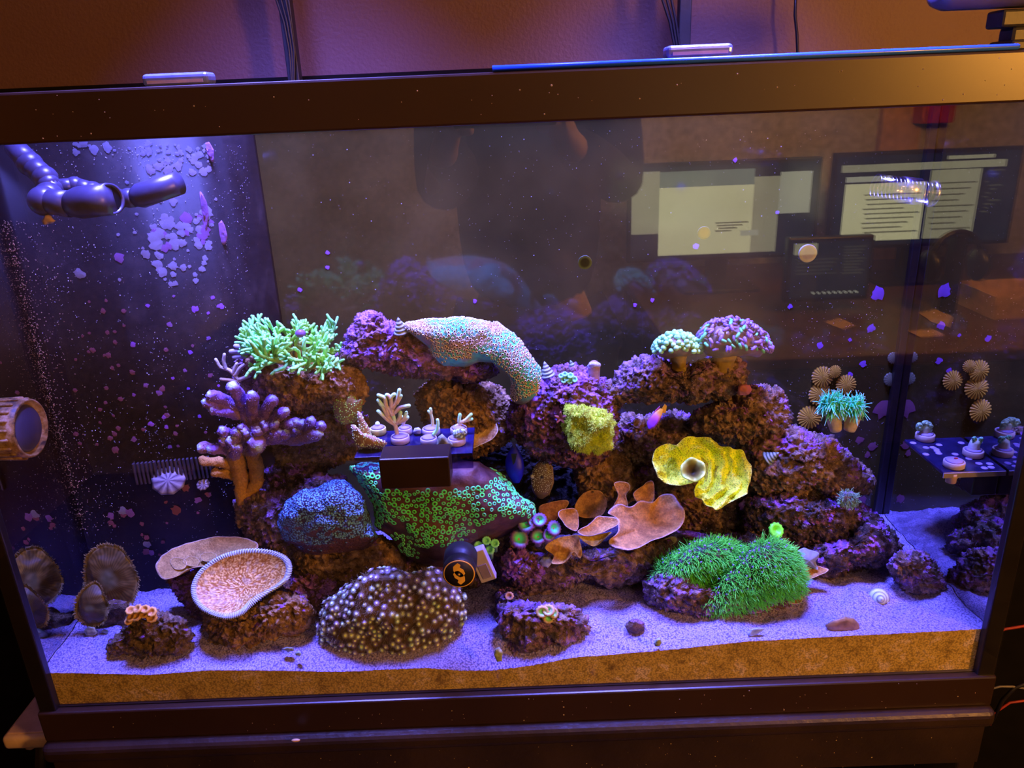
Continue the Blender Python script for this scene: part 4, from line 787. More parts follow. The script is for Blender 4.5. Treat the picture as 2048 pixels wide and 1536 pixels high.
# --- green-dotted horn corals
def horn(label, polys, Y, bc, dc, n, name='horn_coral'):
    L = [blob(q, Y[i], .008, 4, .0008, 80, 0, 1, 90+i, .8) for i, q in enumerate(polys)]; o = thing(name, label, 'coral', base_of(np.vstack([a for a, _ in L])))
    D_, F_ = ico(1); dl = [mesh('dot', D_, F_, m_vs, True, np.tile(c, (len(D_), 1))) for c in dc]
    for i, (V, F) in enumerate(L):
        part('lobe', (V, F), m_v, o, col=np.tile(bc, (len(V), 1))); pp, pn = scatter(V, F, n[i], .0012, facing, 91+i)
        for p, q in zip(pp, pn): inst('dot', dl[rnd.randrange(len(dl))], o, p, frame(q), rnd.uniform(.00045, .0008))
horn('brown horned coral with cream dots on the left end of the front frag shelf', [[(714, 824), (719, 821), (728, 838), (740, 860), (746, 880), (728, 886), (718, 860)], [(702, 850), (708, 848), (722, 866), (748, 872), (776, 886), (764, 898), (718, 897), (706, 878)]], [.030, .022], (.36, .17, .12), [(.75, .80, .70), (.60, .75, .35)], [70, 110])
horn('brown spiky coral with lime dots behind the front frag shelf', [[(666, 806), (678, 790), (690, 800), (702, 782), (712, 800), (725, 798), (722, 830), (708, 846), (684, 848), (668, 832)]], [.105], (.30, .17, .09), [(.45, .75, .15), (.38, .62, .18)], [130])
# --- soft discs
def softdisc(label, discs, base, name='mushroom_polyp', rimc=(.4, .3, .25), c0=(.045, .024, .012), c1=(.11, .06, .03), ctr=None, frill=True, ruf=.004, n=(0, -.95, .28)):
    o = thing(name, label, 'polyp', base)
    for k, (poly, Y) in enumerate(discs):
        V, F, R, top, nn = plate(poly, Y, n, -.006, .003, ruf, 45, 26, 150, None, 40+k); an = np.arctan2(V[:, 2]-V[:, 2].mean(), V[:, 0]-V[:, 0].mean())
        c = lerp(c0, c1, .5+.5*np.sin(an*46)); c = lerp(c, rimc, sstep(.93, 1, R))
        if ctr is not None: c = lerp(c, ctr, .8*sstep(.45, .1, R))
        d = part('disc', (V, F), m_vs, o, col=c)
        if frill:
            e = V[(R > .995) & (top > .5)]; q = e-e.mean(0); q /= np.linalg.norm(q, axis=1)[:, None]; Vh, Fh, T = hairs(np.repeat(e, 2, 0), np.repeat(q, 2, 0)+nn*.5, .0028, .0009, np.random.RandomState(3+k), .35); part('frill', (Vh, Fh), m_vs, d, col=lerp(c1, np.array(rimc)*1.2, T), kind='stuff')
    return o
softdisc('large brown frilled mushroom polyp against the left glass', [([(170, 1152), (180, 1112), (205, 1092), (240, 1098), (264, 1130), (273, 1165), (264, 1200), (235, 1212), (200, 1200), (176, 1180)], .090), ([(153, 1218), (164, 1188), (188, 1168), (206, 1186), (215, 1215), (206, 1242), (176, 1250), (158, 1238)], .062)], P(210, 1260, .07), ctr=(.10, .09, .09), rimc=(.24, .15, .10))
V, F = blob([(165, 1235), (205, 1205), (255, 1200), (268, 1235), (255, 1262), (205, 1275), (170, 1268)], .080, .018, 5, .004, 60, .001, seed=93); solo('live_rock', (V, F), MR['tan'], 'drab rock holding the brown frilled mushroom polyp by the left glass', 'rock')
softdisc('crumpled blue-grey mushroom polyp right of the green star polyps', [([(1590, 1108), (1605, 1096), (1620, 1100), (1640, 1108), (1634, 1124), (1636, 1140), (1612, 1132), (1598, 1138), (1596, 1122)], .085)], P(1615, 1140, .085), rimc=(.34, .30, .60), c0=(.22, .20, .40), c1=(.28, .26, .50), frill=False, ruf=.006)
cor = thing('plate_coral', 'small orange plate coral right of the green star polyps', 'coral', P(1628, 1160, .08)); pl(cor, [(1598, 1150), (1600, 1134), (1625, 1130), (1645, 1134), (1657, 1140), (1640, 1150), (1605, 1160)], .082, (0, -.5, .87), .003, 44, cols=((.75, .48, .58), oc0, oc1, ound), na=80)
cor = thing('plate_coral', 'small flat orange plate under the right side of the green star polyps', 'coral', P(1590, 1205, .06)); pl(cor, [(1570, 1195), (1585, 1186), (1604, 1194), (1600, 1206), (1578, 1206)], .058, (0, -.4, .9), .002, 45, na=60)
# striped fan shells on the overflow wall
fv = wheel(9, (.08, .045, .13), (.42, .32, .62), .03)
for (x, y, r, lab) in ((339, 957, 34, 'purple striped fan-shaped polyp on the overflow chamber'), (406, 968, 13, 'tiny violet frilled polyp right of the striped fan polyp')):
    h, n = oface(x, y); s = r*S(x, y, OY); A = frame(n+np.array([0, 0, .35]), .4); solo('fan_polyp', xf((wv[0]*0+0, wv[1]) if False else (fv[0]*np.array([s, s*.88, s]), fv[1]), A, h+n*s*.15), m_vs, lab, 'polyp', col=fv[2])

# ================================================================== animals and shells
def turban(label, x, y, Y, hpx, axis, c0, c1, name='snail', turns=5, wr=.42):
    h = hpx*S(x, y, Y); pr = []; C = []
    for k in range(turns*4+1):
        t = k/(turns*4); r = h*wr*(1-t)**.9+h*.02; ph_ = (k % 4)/4; pr.append((r*(1+.12*math.sin(ph_*math.pi*2)), h*t)); C.append(c0 if k % 4 < 2 else c1)
    V, F = lathe([(h*.2, -h*.04)]+pr, 18, axis, P(x, y, Y)); solo(name, (V, F), m_vs, label, 'snail', col=np.repeat(np.array([c0]+C), 18, 0))
turban('striped grey cone snail on top of the bridge rock', 803, 665, .095, 34, (-.1, -.2, 1), (.10, .09, .11), (.42, .38, .42))
turban('grey cone snail behind the draped coral lobe', 1097, 752, .115, 32, (-.25, 0, 1), (.14, .12, .15), (.40, .35, .40))
turban('dark olive cone snail on the dark purple rock behind the turquoise polyps', 1150, 745, .125, 28, (-.35, 0, 1), (.10, .11, .09), (.30, .32, .26))
turban('small dark round-whorled snail left of the grey cone snail', 1077, 748, .118, 18, (.1, 0, 1), (.06, .08, .07), (.18, .2, .18), wr=.55)
turban('tiny black and white striped snail on the front sand', 788, 1337, .016, 14, (.9, -.2, .4), (.02, .02, .03), (.6, .58, .66))
turban('small grey snail between yellow scroll coral and right slope', 1534, 918, .10, 28, (.7, -.3, .6), (.08, .09, .09), (.26, .28, .26), wr=.5)
turban('pale whorled snail on the right sand near the purple-topped stone', 1757, 1196, fy(1757, 1196), 24, (-.2, -.9, .5), (.25, .22, .24), (.62, .60, .72), wr=.8, turns=3)
D, F3 = ico(4)
def domeshell(label, x, y, r, c0, c1, Y=.0095, fringe=None):
    s = r*S(x, y, Y); p = P(x, y, Y); V = D.copy(); V[:, 1] = np.where(V[:, 1] > 0, V[:, 1]*.05, V[:, 1]); V[:, 1] *= -1; V = V*np.array([s, s*.95, s]); q = np.linalg.norm(D[:, [0, 2]], axis=1)
    o = solo('snail', (V+p, F3), m_vs, label, 'snail', col=lerp(c0, c1, sstep(.55, .85, q)))
domeshell('small dark snail clinging to the front glass over the middle', 1170, 525, 14, (.03, .03, .03), (.12, .15, .14))
domeshell('small brown snail clinging to the front glass above the right ledge', 1408, 466, 13, (.34, .26, .13), (.22, .20, .16))
domeshell('round pale violet limpet on the front glass at upper right', 1616, 507, 18, (.34, .28, .95), (.42, .36, .80))
def fish(label, sp, Y, widths, depth, cols, name='fish', tail=None, eye=None, spots=None, fins=()):
    sp = np.asarray(sp, float); t = np.linspace(0, len(sp)-1, 22); x = np.interp(t, range(len(sp)), sp[:, 0]); y = np.interp(t, range(len(sp)), sp[:, 1]); yy = np.interp(t, range(len(sp)), np.broadcast_to(Y, (len(sp),))); C = P(x, y, yy)
    w_ = np.interp(t, range(len(widths)), widths) if len(widths) == len(sp) else np.interp(np.linspace(0, 1, 22), np.linspace(0, 1, len(widths)), widths); s = S(x[0], y[0], yy[0]); vd = TOCAM(C.mean(0)); T_ = dirn(C[-1]-C[0]); U = dirn(np.cross(T_, vd)); W_ = np.cross(U, T_); V = []; n = 16
    for k in range(22):
        a = np.linspace(0, 2*np.pi, n, endpoint=False); V.append(C[k]+w_[k]*s*(np.cos(a)[:, None]*U+depth*np.sin(a)[:, None]*W_))
    V = np.vstack(V); F = [(k*n+j, k*n+(j+1) % n, (k+1)*n+(j+1) % n, (k+1)*n+j) for k in range(21) for j in range(n)]+[tuple(range(n-1, -1, -1)), tuple(21*n+j for j in range(n))]
    o = thing(name, label, 'fish', base_of(V)); tt = np.repeat(np.linspace(0, 1, 22), n); cs = np.array([c for _, c in cols]); col = np.stack([np.interp(tt, [q for q, _ in cols], cs[:, k]) for k in range(3)], 1)
    part('body', (V, F), m_vs, o, col=col)
    for nm, poly, c, dy in fins:
        q = np.asarray(poly, float); a = P(q[:, 0], q[:, 1], np.full(len(q), np.mean(Y)+dy)); a2 = a+np.array([0, .0008, 0]); m = len(a); part(nm, (np.vstack([a, a2]), [tuple(range(m)), tuple(range(2*m-1, m-1, -1))]+[(i, m+i, m+(i+1) % m, (i+1) % m) for i in range(m)]), m_vs, o, False, col=np.tile(c, (2*m, 1)))
    D1, F1_ = ico(2)
    for (ex, ey, er, ec) in (eye or []): part('eye', (D1*er*s+P(ex, ey, np.mean(Y)-depth*max(widths)*s*.8), F1_), m_vs, o, col=np.tile(ec, (len(D1), 1)))
    if spots:
        V3 = V; F33 = np.array([g for f in F[:-2] for g in ((f[0], f[1], f[2]), (f[0], f[2], f[3]))]); N_ = vnorm(V3, F33)
        pp, pn = scatter(V3, F33, spots[0], .0011, lambda c, n_: ((c-C.mean(0))@vd > 0)*1.0, 4); L = [lathe([(.00045, -.0002), (.00035, .0003)], 5, dirn(p-C[np.argmin(np.linalg.norm(C-p, axis=1))]), p) for p in pp]; V4, F4 = join(L); part('spots', (V4, F4), m_vs, o, col=np.tile(spots[1], (len(V4), 1)), kind='stuff')
    return o
fish('slim violet fish with an orange tail above the yellow scroll coral', [(1298, 858), (1304, 846), (1314, 832), (1324, 818)], [.088, .09, .092, .094], [2, 9, 10, 9, 7, 3.5], .45, [(0, (.16, .03, .75)), (.45, (.28, .03, .80)), (.62, (.55, .10, .45)), (.8, (.85, .36, .05)), (1, (.85, .40, .05))], eye=[(1302, 851, 1.6, (.02, .01, .05))], fins=[('tail_fin', [(1321, 822), (1330, 808), (1334, 812), (1331, 826), (1326, 826)], (.85, .42, .06), .004), ('dorsal_fin', [(1300, 838), (1310, 822), (1320, 812), (1318, 822), (1306, 842)], (.50, .10, .50), .003)])
fish('deep blue tang hiding in the cave at centre', [(1028, 890), (1028, 915), (1030, 940), (1033, 966)], [.115, .110, .106, .103], [3, 12, 18, 19, 16, 6], .5, [(0, (.001, .002, .30)), (.35, (.002, .003, .95)), (.7, (.002, .003, 1.0)), (1, (.002, .005, .9))], fins=[('dark_stripe', [(1022, 908), (1034, 908), (1030, 925), (1026, 930)], (.01, .01, .02), -.010), ('tail_fin', [(1024, 884), (1032, 884), (1030, 896), (1026, 896)], (.02, .02, .2), 0)], eye=[(1040, 958, 1.6, (.01, .01, .02))])
fish('brown spotted fish upright in the cave beside the blue tang', [(1092, 914), (1086, 935), (1083, 960), (1082, 985), (1081, 997)], [.135, .132, .130, .128, .128], [3, 14, 20, 22, 20, 14, 5], .5, [(0, (.10, .05, .035)), (.5, (.14, .08, .06)), (1, (.14, .09, .11))], eye=[(1064, 953, 4.5, (.35, .30, .45)), (1084, 954, 3.5, (.03, .02, .03))], spots=(230, (.75, .68, .88)), fins=[('dorsal_fin', [(1094, 918), (1106, 935), (1108, 965), (1098, 992), (1094, 960)], (.30, .17, .10), .002)])
m_shell = vcol('shell_skin', .5, .4, .0003)
def pebble(label, poly, T, c0, c1, name='shell', seed=0, Y=None, cat='shell'):
    q = np.asarray(poly, float); Yp = Y if Y is not None else fy(q[:, 0].mean(), q[:, 1].max())+T*.05; V, F = blob(poly, Yp, T, 4, .0006, 120, .0002, 400, seed, .75); solo(name, (V, F), m_shell, label, cat, col=lerp(c0, c1, sstep(-.3, .3, fbm(V*250, 2))))
pebble('flat russet stone chip lying at front right by the glass', [(1648, 1250), (1672, 1238), (1690, 1234), (1708, 1236), (1718, 1246), (1722, 1262), (1712, 1268), (1690, 1267), (1662, 1268)], .006, (.22, .10, .075), (.30, .14, .10), 'stone_chip', 1, .021, 'stone')
pebble('pale blue shell fragment on the sand in front of the star polyps', [(1494, 1270), (1502, 1258), (1518, 1254), (1530, 1258), (1518, 1268), (1502, 1274)], .003, (.30, .30, .60), (.40, .40, .70), seed=2)
pebble('small grey pebble right of the round purple stone', [(1308, 1286), (1312, 1278), (1320, 1276), (1324, 1284), (1320, 1292), (1311, 1293)], .004, (.28, .27, .30), (.42, .40, .46), 'pebble', 3, cat='pebble')
pebble('upright grey shell left of the purple-marbled front rock', [(988, 1310), (990, 1298), (998, 1294), (1005, 1304), (1004, 1322), (994, 1323)], .004, (.26, .24, .26), (.42, .40, .46), seed=4)
pebble('flat grey pebble on the sand right of the cup coral', [(564, 1298), (574, 1293), (586, 1295), (588, 1301), (576, 1305)], .004, (.22, .2, .22), (.32, .3, .34), 'pebble', 5, cat='pebble')
pebble('tiny grey shell beside the flat grey pebble', [(590, 1306), (597, 1303), (603, 1307), (600, 1312), (592, 1311)], .003, (.22, .22, .26), (.4, .4, .46), seed=6)
pebble('round grey snail shell near the left glass', [(168, 1262), (176, 1252), (190, 1254), (196, 1264), (188, 1273), (174, 1273)], .006, (.16, .14, .18), (.34, .32, .40), seed=7)
pebble('small grey shell right of the round shell by the left glass', [(203, 1263), (208, 1258), (216, 1260), (216, 1268), (208, 1270)], .003, (.16, .14, .18), (.34, .32, .40), seed=8)
pebble('pale rounded lump at the left tip of the orange star-shaped plate', [(1080, 1124), (1086, 1114), (1100, 1114), (1106, 1124), (1096, 1136), (1084, 1132)], .006, (.45, .38, .42), (.62, .52, .56), 'sponge', 9, .082, 'sponge')
# ================================================================== equipment
m_black = simple('matte_black_plastic', (.014, .012, .014), .45, .5, bd=.0002)
m_bluep = simple('blue_lit_black_plastic', (.055, .050, .095), .34, .6)
m_gold = simple('gold_print', (.80, .48, .10), .4, .5)
m_clear = paneglass('clear_acrylic', .22, (.93, .93, 1.0), .03)
m_cable = simple('black_cable_rubber', (.012, .010, .012), .4, .5)
# return pipe with two nozzles
pipe = thing('return_pipe', 'black ball-jointed return pipe with two nozzles at upper left', 'pipe', P(40, 300, .10))
def seg(name, a, b_, r0, r1, par=pipe, n=20):
    o = part(name, tube([a, a*.5+b_*.5, b_], [r0, (r0+r1)/2, r1], n, False), m_bluep, par); return o
def ball(p, r, par=pipe): D_, F_ = ico(3); return part('ball_joint', (D_*r+p, F_), m_bluep, par)
q = [P(28, 292, .100), P(60, 328, .092), P(90, 355, .085), P(104, 378, .080)]; s = S(60, 330, .09)
seg('pipe_segment', q[0], q[1], 20*s, 24*s); ball(q[1], 25*s); seg('pipe_segment', q[1], q[2], 22*s, 22*s); ball(q[2], 24*s); seg('pipe_segment', q[2], q[3], 20*s, 22*s); ball(q[3], 22*s)
a0, a1, a2, a3 = P(98, 392, .070), P(88, 402, .060), P(140, 408, .056), P(222, 398, .050)
ball(a0, 27*s); ball(a1, 29*s); seg('pipe_segment', a1, a2, 24*s, 26*s); s2 = S(200, 400, .05)
nz = part('nozzle', tube([a2, a2*.75+a3*.25, a2*.4+a3*.6, a3], [25*s2, 32*s2, 32*s2, 31*s2], 28, False), m_bluep, pipe)
ax = dirn(a3-a2+np.array([0, -.01, 0])); part('mouth', lathe([(26*s2, -.012), (26*s2, .0005), (31*s2, .0008), (32*s2, -.002)], 28, ax, a3, False), m_bluep, nz); part('bore', lathe([(26*s2, -.003), (.0001, -.003)], 28, ax, a3+ax*.002, False), m_slot, nz)
b0, b1, b2, b3, b4, b5 = P(118, 374, .085), P(150, 372, .092), P(185, 384, .095), P(232, 398, .096), P(268, 396, .094), P(358, 366, .090)
seg('pipe_segment', b0, b1, 16*s, 16*s); ball(b1, 19*s); seg('pipe_segment', b1, b2, 18*s, 20*s); ball(b2, 22*s); seg('pipe_segment', b2, b3, 20*s, 22*s); ball(b3, 23*s); ball(P(258, 396, .094), 20*s); seg('pipe_segment', b3, b4, 16*s, 19*s)
part('nozzle', tube([b4, b4*.85+b5*.15, b5], [18*s, 25*s, 23*s], 24, False), m_bluep, pipe)
part('algae_tuft', blob([(78, 440), (95, 430), (115, 442), (108, 447), (90, 449)], .055, .004, 3, .001), simple('pale_pink_algae', (.6, .38, .32), .8), pipe)
# wave pump on the left glass
m_brass, nt, b = newmat('algae_stained_pump_housing'); v = coord(nt)
nt.links.new(ramp(nt, noise(nt, v, 90, 5, .7), [(.36, (.03, .015, .008)), (.5, (.30, .17, .04)), (.68, (.62, .46, .30))]), b.inputs['Base Color']); b.inputs['Roughness'].default_value = .5
pc = P(62, 856, .046); s = S(62, 856, .046); ax = dirn((1, .02, 0)); R0 = 60*s
pump = thing('wave_pump', 'round wave pump with ribbed ochre housing on the left glass', 'pump', pc-ax*.045+np.array([0, 0, -R0]))
part('housing', lathe([(R0*.80, -.060), (R0*.96, -.052), (R0, -.010), (R0*.98, 0), (R0*.90, .001), (R0*.88, -.008), (R0*.3, -.010), (.0001, -.014)], 40, ax, pc), m_brass, pump)
for k in range(20):
    a = 2*math.pi*k/20; A = frame(ax); d = A[:, 0]*math.cos(a)+A[:, 1]*math.sin(a); part('rib', tube([pc-ax*.050+d*R0*.96, pc-ax*.006+d*R0*1.01], [.0016, .0016], 6), m_brass, pump)
part('rotor_cap', lathe([(R0*.80, -.012), (R0*.80, -.004), (R0*.70, -.0015), (.0001, -.001)], 28, ax, pc), m_bluep, pump)
# front frag shelf held by an outside magnet
zf_ = .287; m_shelf = simple('dark_blue_acrylic', (.012, .010, .05), .18, .6, var=.5, scale=90)
rack = thing('frag_rack', 'dark acrylic frag shelf held by a black magnet block on the front glass', 'rack', (-.075, .03, .270))
part('shelf', box(-.128, -.027, .0075, .062, zf_-.003, zf_, .0006), m_shelf, rack, False); part('front_lip', box(-.128, -.027, .0068, .0085, zf_-.014, zf_-.003), paneglass('violet_tinted_acrylic', .2, (.62, .52, .85)), rack, False)
part('inner_magnet', box(-.100, -.045, .0068, .020, zf_-.012, zf_-.0035, .001), m_black, rack, False)
bevobj(part('outer_magnet', box(-.1006, -.0440, -.027, -.0008, .2735, .3005), simple('black_brown_magnet', (.018, .008, .006), .35, .5), rack, False), .0012)
m_cer = simple('cream_ceramic', (.50, .42, .36), .6, .3); m_lil = simple('lilac_glue', (.36, .29, .60), .6, .3, bd=.0004)
def plug(label, x, y, z, r, twigs=None, cols=((.60, .40, .40), (.50, .90, .70)), tr=.0016, mat=m_cer, extra=None, stemcol=None, group='frag plugs', yoff=7):
    p = PZ(x, y+yoff, z+.0002); s = float((p-CAM)@_f)/FPX; R1 = r*s; h = 13*s
    o = thing('frag_plug', label, 'frag plug', p, group); part('disc', lathe([(R1*.92, 0), (R1, .0008), (R1, h-.0006), (R1*.95, h), (.0001, h)], 28, (0, 0, 1), p), mat, o)
    part('glue', lathe([(R1*.84, h), (R1*.7, h+.0012), (R1*.3, h+.0022), (.0001, h+.0024)], 20, (0, 0, 1), p), m_lil, o)
    for q in (twigs or []):
        V, F = twig(q, p[1], tr*1.15, tr, 8); t = np.linspace(0, 1, len(V)); part('branch', (V, F), m_v, o, col=lerp(cols[0], cols[1], sstep(.35, .9, t)))
    if extra: extra(o, p+np.array([0, 0, h]), s)
    return o, p
big = [[(796, 876), (791, 852), (786, 830)], [(790, 848), (775, 832), (765, 812), (756, 800)], [(777, 833), (772, 812), (770, 795), (756, 790)], [(786, 832), (776, 815), (760, 808)], [(786, 832), (783, 812), (781, 795), (789, 788)], [(782, 800), (776, 790), (773, 790)], [(784, 818), (792, 805), (797, 790), (799, 779)], [(792, 808), (798, 798), (802, 791)], [(788, 826), (800, 815), (819, 811)], [(792, 850), (778, 842), (765, 830), (756, 822)], [(793, 848), (800, 835), (801, 824)], [(797, 846), (808, 838), (813, 826)], [(804, 842), (812, 838), (815, 834)]]
plug('frag plug carrying the tallest branching pink and mint coral', 801, 877, zf_, 19, big, ((.66, .40, .42), (.55, .92, .80)), .0017)
plug('frag plug with a stubby branched coral directly behind the tallest coral', 811, 860, zf_, 14, [[(808, 858), (806, 846), (803, 832)], [(806, 848), (811, 836), (813, 824)]], ((.55, .38, .60), (.55, .9, .75)), .0014)
plug('yellow-edged frag plug with a tiny white-tipped stub at the left of the shelf', 757, 860, zf_, 16, [[(755, 860), (755, 852), (755, 847)]], ((.42, .08, .55), (.85, .85, .8)), .0022, simple('yellow_ceramic', (.62, .60, .14), .5))  # disc of plain yellow ceramic
plug('frag plug with a single tall curved green stick behind the shorter stick', 863, 861, zf_, 18, [[(865, 856), (865, 840), (862, 828), (857, 822)], [(861, 828), (862, 822), (861, 817)]], ((.62, .52, .30), (.55, .90, .60)), .0013)
plug('frag plug with a single short leaning mint stick', 858, 880, zf_, 17, [[(866, 871), (874, 860), (876, 848), (875, 839)]], ((.40, .80, .72), (.60, .92, .68)), .0014)
plug('frag plug with a forked green sprig at the back right of the shelf', 918, 860, zf_, 17, [[(921, 857), (920, 850), (918, 842), (920, 828)], [(919, 846), (932, 840), (943, 828)], [(928, 842), (936, 840), (944, 838)], [(918, 850), (914, 851), (912, 853)]], ((.66, .44, .34), (.42, .90, .66)), .0015)
def crust(o, p, s):
    V, F = blob(ell(920, 868, 13, 10), p[1]-.001, .006, 4, .0012, 200, .0006, 500, 4); part('crust', (V, F), m_vg, o, col=lerp((.12, .10, .16), (.62, .70, .70), sstep(-.1, .3, fbm(V*500, 2))))
plug('frag plug with a speckled grey crust at the front right of the shelf', 914, 880, zf_, 18, None, extra=crust)
pebble('small lilac lump between the plugs at the back of the shelf', [(826, 864), (830, 856), (838, 854), (843, 860), (841, 868), (832, 869)], .004, (.38, .30, .66), (.5, .4, .76), 'algae_lump', 12, .050, 'algae')
pebble('mossy brown snail shell between the two front plugs on the shelf', [(872, 892), (876, 874), (884, 868), (894, 876), (906, 890), (900, 898), (884, 896)], .006, (.12, .10, .09), (.28, .25, .22), 'snail', 13, .016, 'snail')
# side frag shelf on the right glass
zr = .2372; r2 = thing('frag_rack', 'dark frag shelf fixed to the right glass', 'rack', (.42, .067, .215))
bevobj(part('shelf', box(.3935, .4495, .0315, .1040, zr-.003, zr), m_shelf, r2, False), .0006); part('front_lip', box(.3935, .4495, .0305, .0318, zr-.0052, zr-.0006), simple('greyish_edge', (.25, .22, .26), .5), r2, False)
part('magnet', box(.428, .4505, .040, .060, zr-.030, zr-.0035, .001), m_black, r2, False)
rs = np.random.RandomState(12); 
for k in range(16):
    x, y = rs.uniform(.397, .445), rs.uniform(.036, .100); part('hole', lathe([(.0032, 0), (.0024, .0004), (.0001, .0004)], 14, (0, 0, 1), (x, y, zr)), m_lil, r2)
def clump(cs, cx, cy, r, n, seed):
    def f(o, p, s):
        for k in range(n):
            a = rnd.uniform(0, 6.28); V, F = blob(ell(cx+r*.6*math.cos(a), cy+r*.5*math.sin(a), r*.5, r*.42), p[1]-.001, r*.4*s, 3, .0006, 200, .0004, 500, seed+k); part('polyp', (V, F), m_vg, o, col=lerp(cs[0], cs[1], sstep(-.2, .3, fbm(V*600, 2))))
    return f
plug('frag plug with a grey-green clump at the back left of the right shelf', 1849, 872, zr, 18, [[(1850, 872), (1850, 862), (1850, 852)]], ((.35, .22, .25), (.40, .5, .45)), .004, extra=clump(((.12, .18, .17), (.42, .58, .50)), 1849, 855, 16, 7, 20))
plug('frag plug with a mint polyp tuft at the right of the right shelf', 1945, 904, zr, 19, [[(1946, 902), (1948, 892), (1951, 884)]], ((.50, .40, .60), (.5, .5, .5)), .0045, extra=clump(((.08, .22, .24), (.40, .85, .70)), 1955, 880, 11, 6, 40))
plug('frag plug with a small maroon polyp at the front of the right shelf', 1907, 926, zr, 20, None, extra=clump(((.25, .03, .12), (.45, .12, .35)), 1916, 916, 8, 3, 60))
pp_ = P(1903, 952, .036); solo('plug_stem', lathe([(.0045, -.006), (.0048, -.001), (.0058, 0), (.0058, .004)], 18, (0, 0, 1), pp_), m_chip, 'tan plug stem poking out below the right shelf', 'frag plug')
# scraper magnet knob with gold emblem
kc = np.array([-.0424, -.0300, .1924]); sk = .000424
knob = thing('scraper_magnet', 'round black magnet scraper knob with a gold eye emblem on the front glass', 'scraper', (kc[0], -.01, kc[2]-.015))
part('knob', lathe([(32.5*sk, 0), (33.5*sk, .0008), (33.5*sk, .008), (31*sk, .010), (31*sk, .013), (34.5*sk, .0145), (34.5*sk, .028), (30*sk, .0295)], 48, (0, 1, 0), kc), m_black, knob)
ex, ez = np.array([1., 0, 0]), np.array([0, 0, 1.])
def flat(name, pts, par, mat, y0=-.0006):
    a = np.array([kc+ex*x*sk+ez*z*sk+np.array([0, y0, 0]) for x, z in pts]); b_ = a+np.array([0, .0008, 0]); m = len(a); return part(name, (np.vstack([a, b_]), [tuple(range(m)), tuple(range(2*m-1, m-1, -1))]+[(i, m+i, m+(i+1) % m, (i+1) % m) for i in range(m)]), mat, par, False)
part('emblem_ring', lathe([(29.5*sk, -.0005), (31.5*sk, -.0005), (31.5*sk, .0004), (29.5*sk, .0004)], 48, (0, 1, 0), kc, False), m_gold, knob)
arc = lambda cx, cz, r, a0, a1, n=10: [(cx+r*math.cos(math.radians(a0+(a1-a0)*k/(n-1))), cz+r*math.sin(math.radians(a0+(a1-a0)*k/(n-1)))) for k in range(n)]
leaf1 = [(-2, 25), (4, 20), (2, 14), (9, 9), (12, 0), (8, -6), (2, -8), (-6, -2), (-11, 8), (-11, 17), (-7, 21)]
flat('emblem_leaf', leaf1[::-1], knob, m_gold); flat('emblem_leaf', [(-x, -z) for x, z in leaf1][::-1], knob, m_gold)
flat('emblem_diamond', [(0, 6), (-5.5, 0), (0, -6), (5.5, 0)], knob, m_black, -.0010); flat('emblem_dot', [(0, 2.2), (-2, 0), (0, -2.2), (2, 0)], knob, m_gold, -.0014)
c = P(965, 1128, .016); A = np.stack([dirn(P(985, 1165, .016)-P(952, 1092, .016)), [0, 1., 0], np.cross(dirn(P(985, 1165, .016)-P(952, 1092, .016)), [0, 1., 0])], 1)
m_pinkc, nt, b = newmat('pinkish_clear_plastic'); b.inputs['Transmission Weight'].default_value = .15; b.inputs['Roughness'].default_value = .15; nt.links.new(ramp(nt, noise(nt, coord(nt), 60), [(.3, (.70, .62, .88)), (.7, (.90, .80, .98))]), b.inputs['Base Color'])
part('scraper_blade', xf(box(-.017, .017, -.004, .005, -.0075, .0075, .001), A, c), m_pinkc, knob, False); part('blade_window', xf(box(-.002, .013, -.0046, -.0038, -.0042, .0042, .0002), A, c), m_lil, knob, False)
# clear ribbed tube at upper right
t0, t1 = P(1752, 372, .05), P(1868, 388, .05); tb = thing('ribbed_hose', 'clear ribbed hose end with pale collar at upper right inside the tank', 'hose', t0+np.array([0, 0, -.02])); d = dirn(t1-t0); s = S(1800, 380, .05)
part('hose', tube([t0, t1], [22*s, 24*s], 24, False), paneglass('hose_plastic', .10, (.88, .88, .98), .1), tb)
for k in range(16): pt = t0+(t1-t0)*k/15; part('rib', lathe([(22.5*s, -.0006), (24.5*s, 0), (22.5*s, .0006)], 24, d, pt, False), paneglass('hose_rib', .25, (.85, .85, 1), .2) if k == 0 else bpy.data.materials['hose_rib'], tb)
m_coll = simple('frosted_collar', (.50, .46, .62), .3, .5)
for a, b_, nm in ((.42, .72, 'collar'), (.93, 1.0, 'end_ring')): part(nm, lathe([(24*s, 0), (26*s, .0006), (26*s, np.linalg.norm(t1-t0)*(b_-a)), (24*s, np.linalg.norm(t1-t0)*(b_-a)+.0004)], 28, d, t0+(t1-t0)*a, False), paneglass('collar_plastic', .42, (.85, .82, 1), .25) if nm == 'collar' else bpy.data.materials['collar_plastic'], tb)
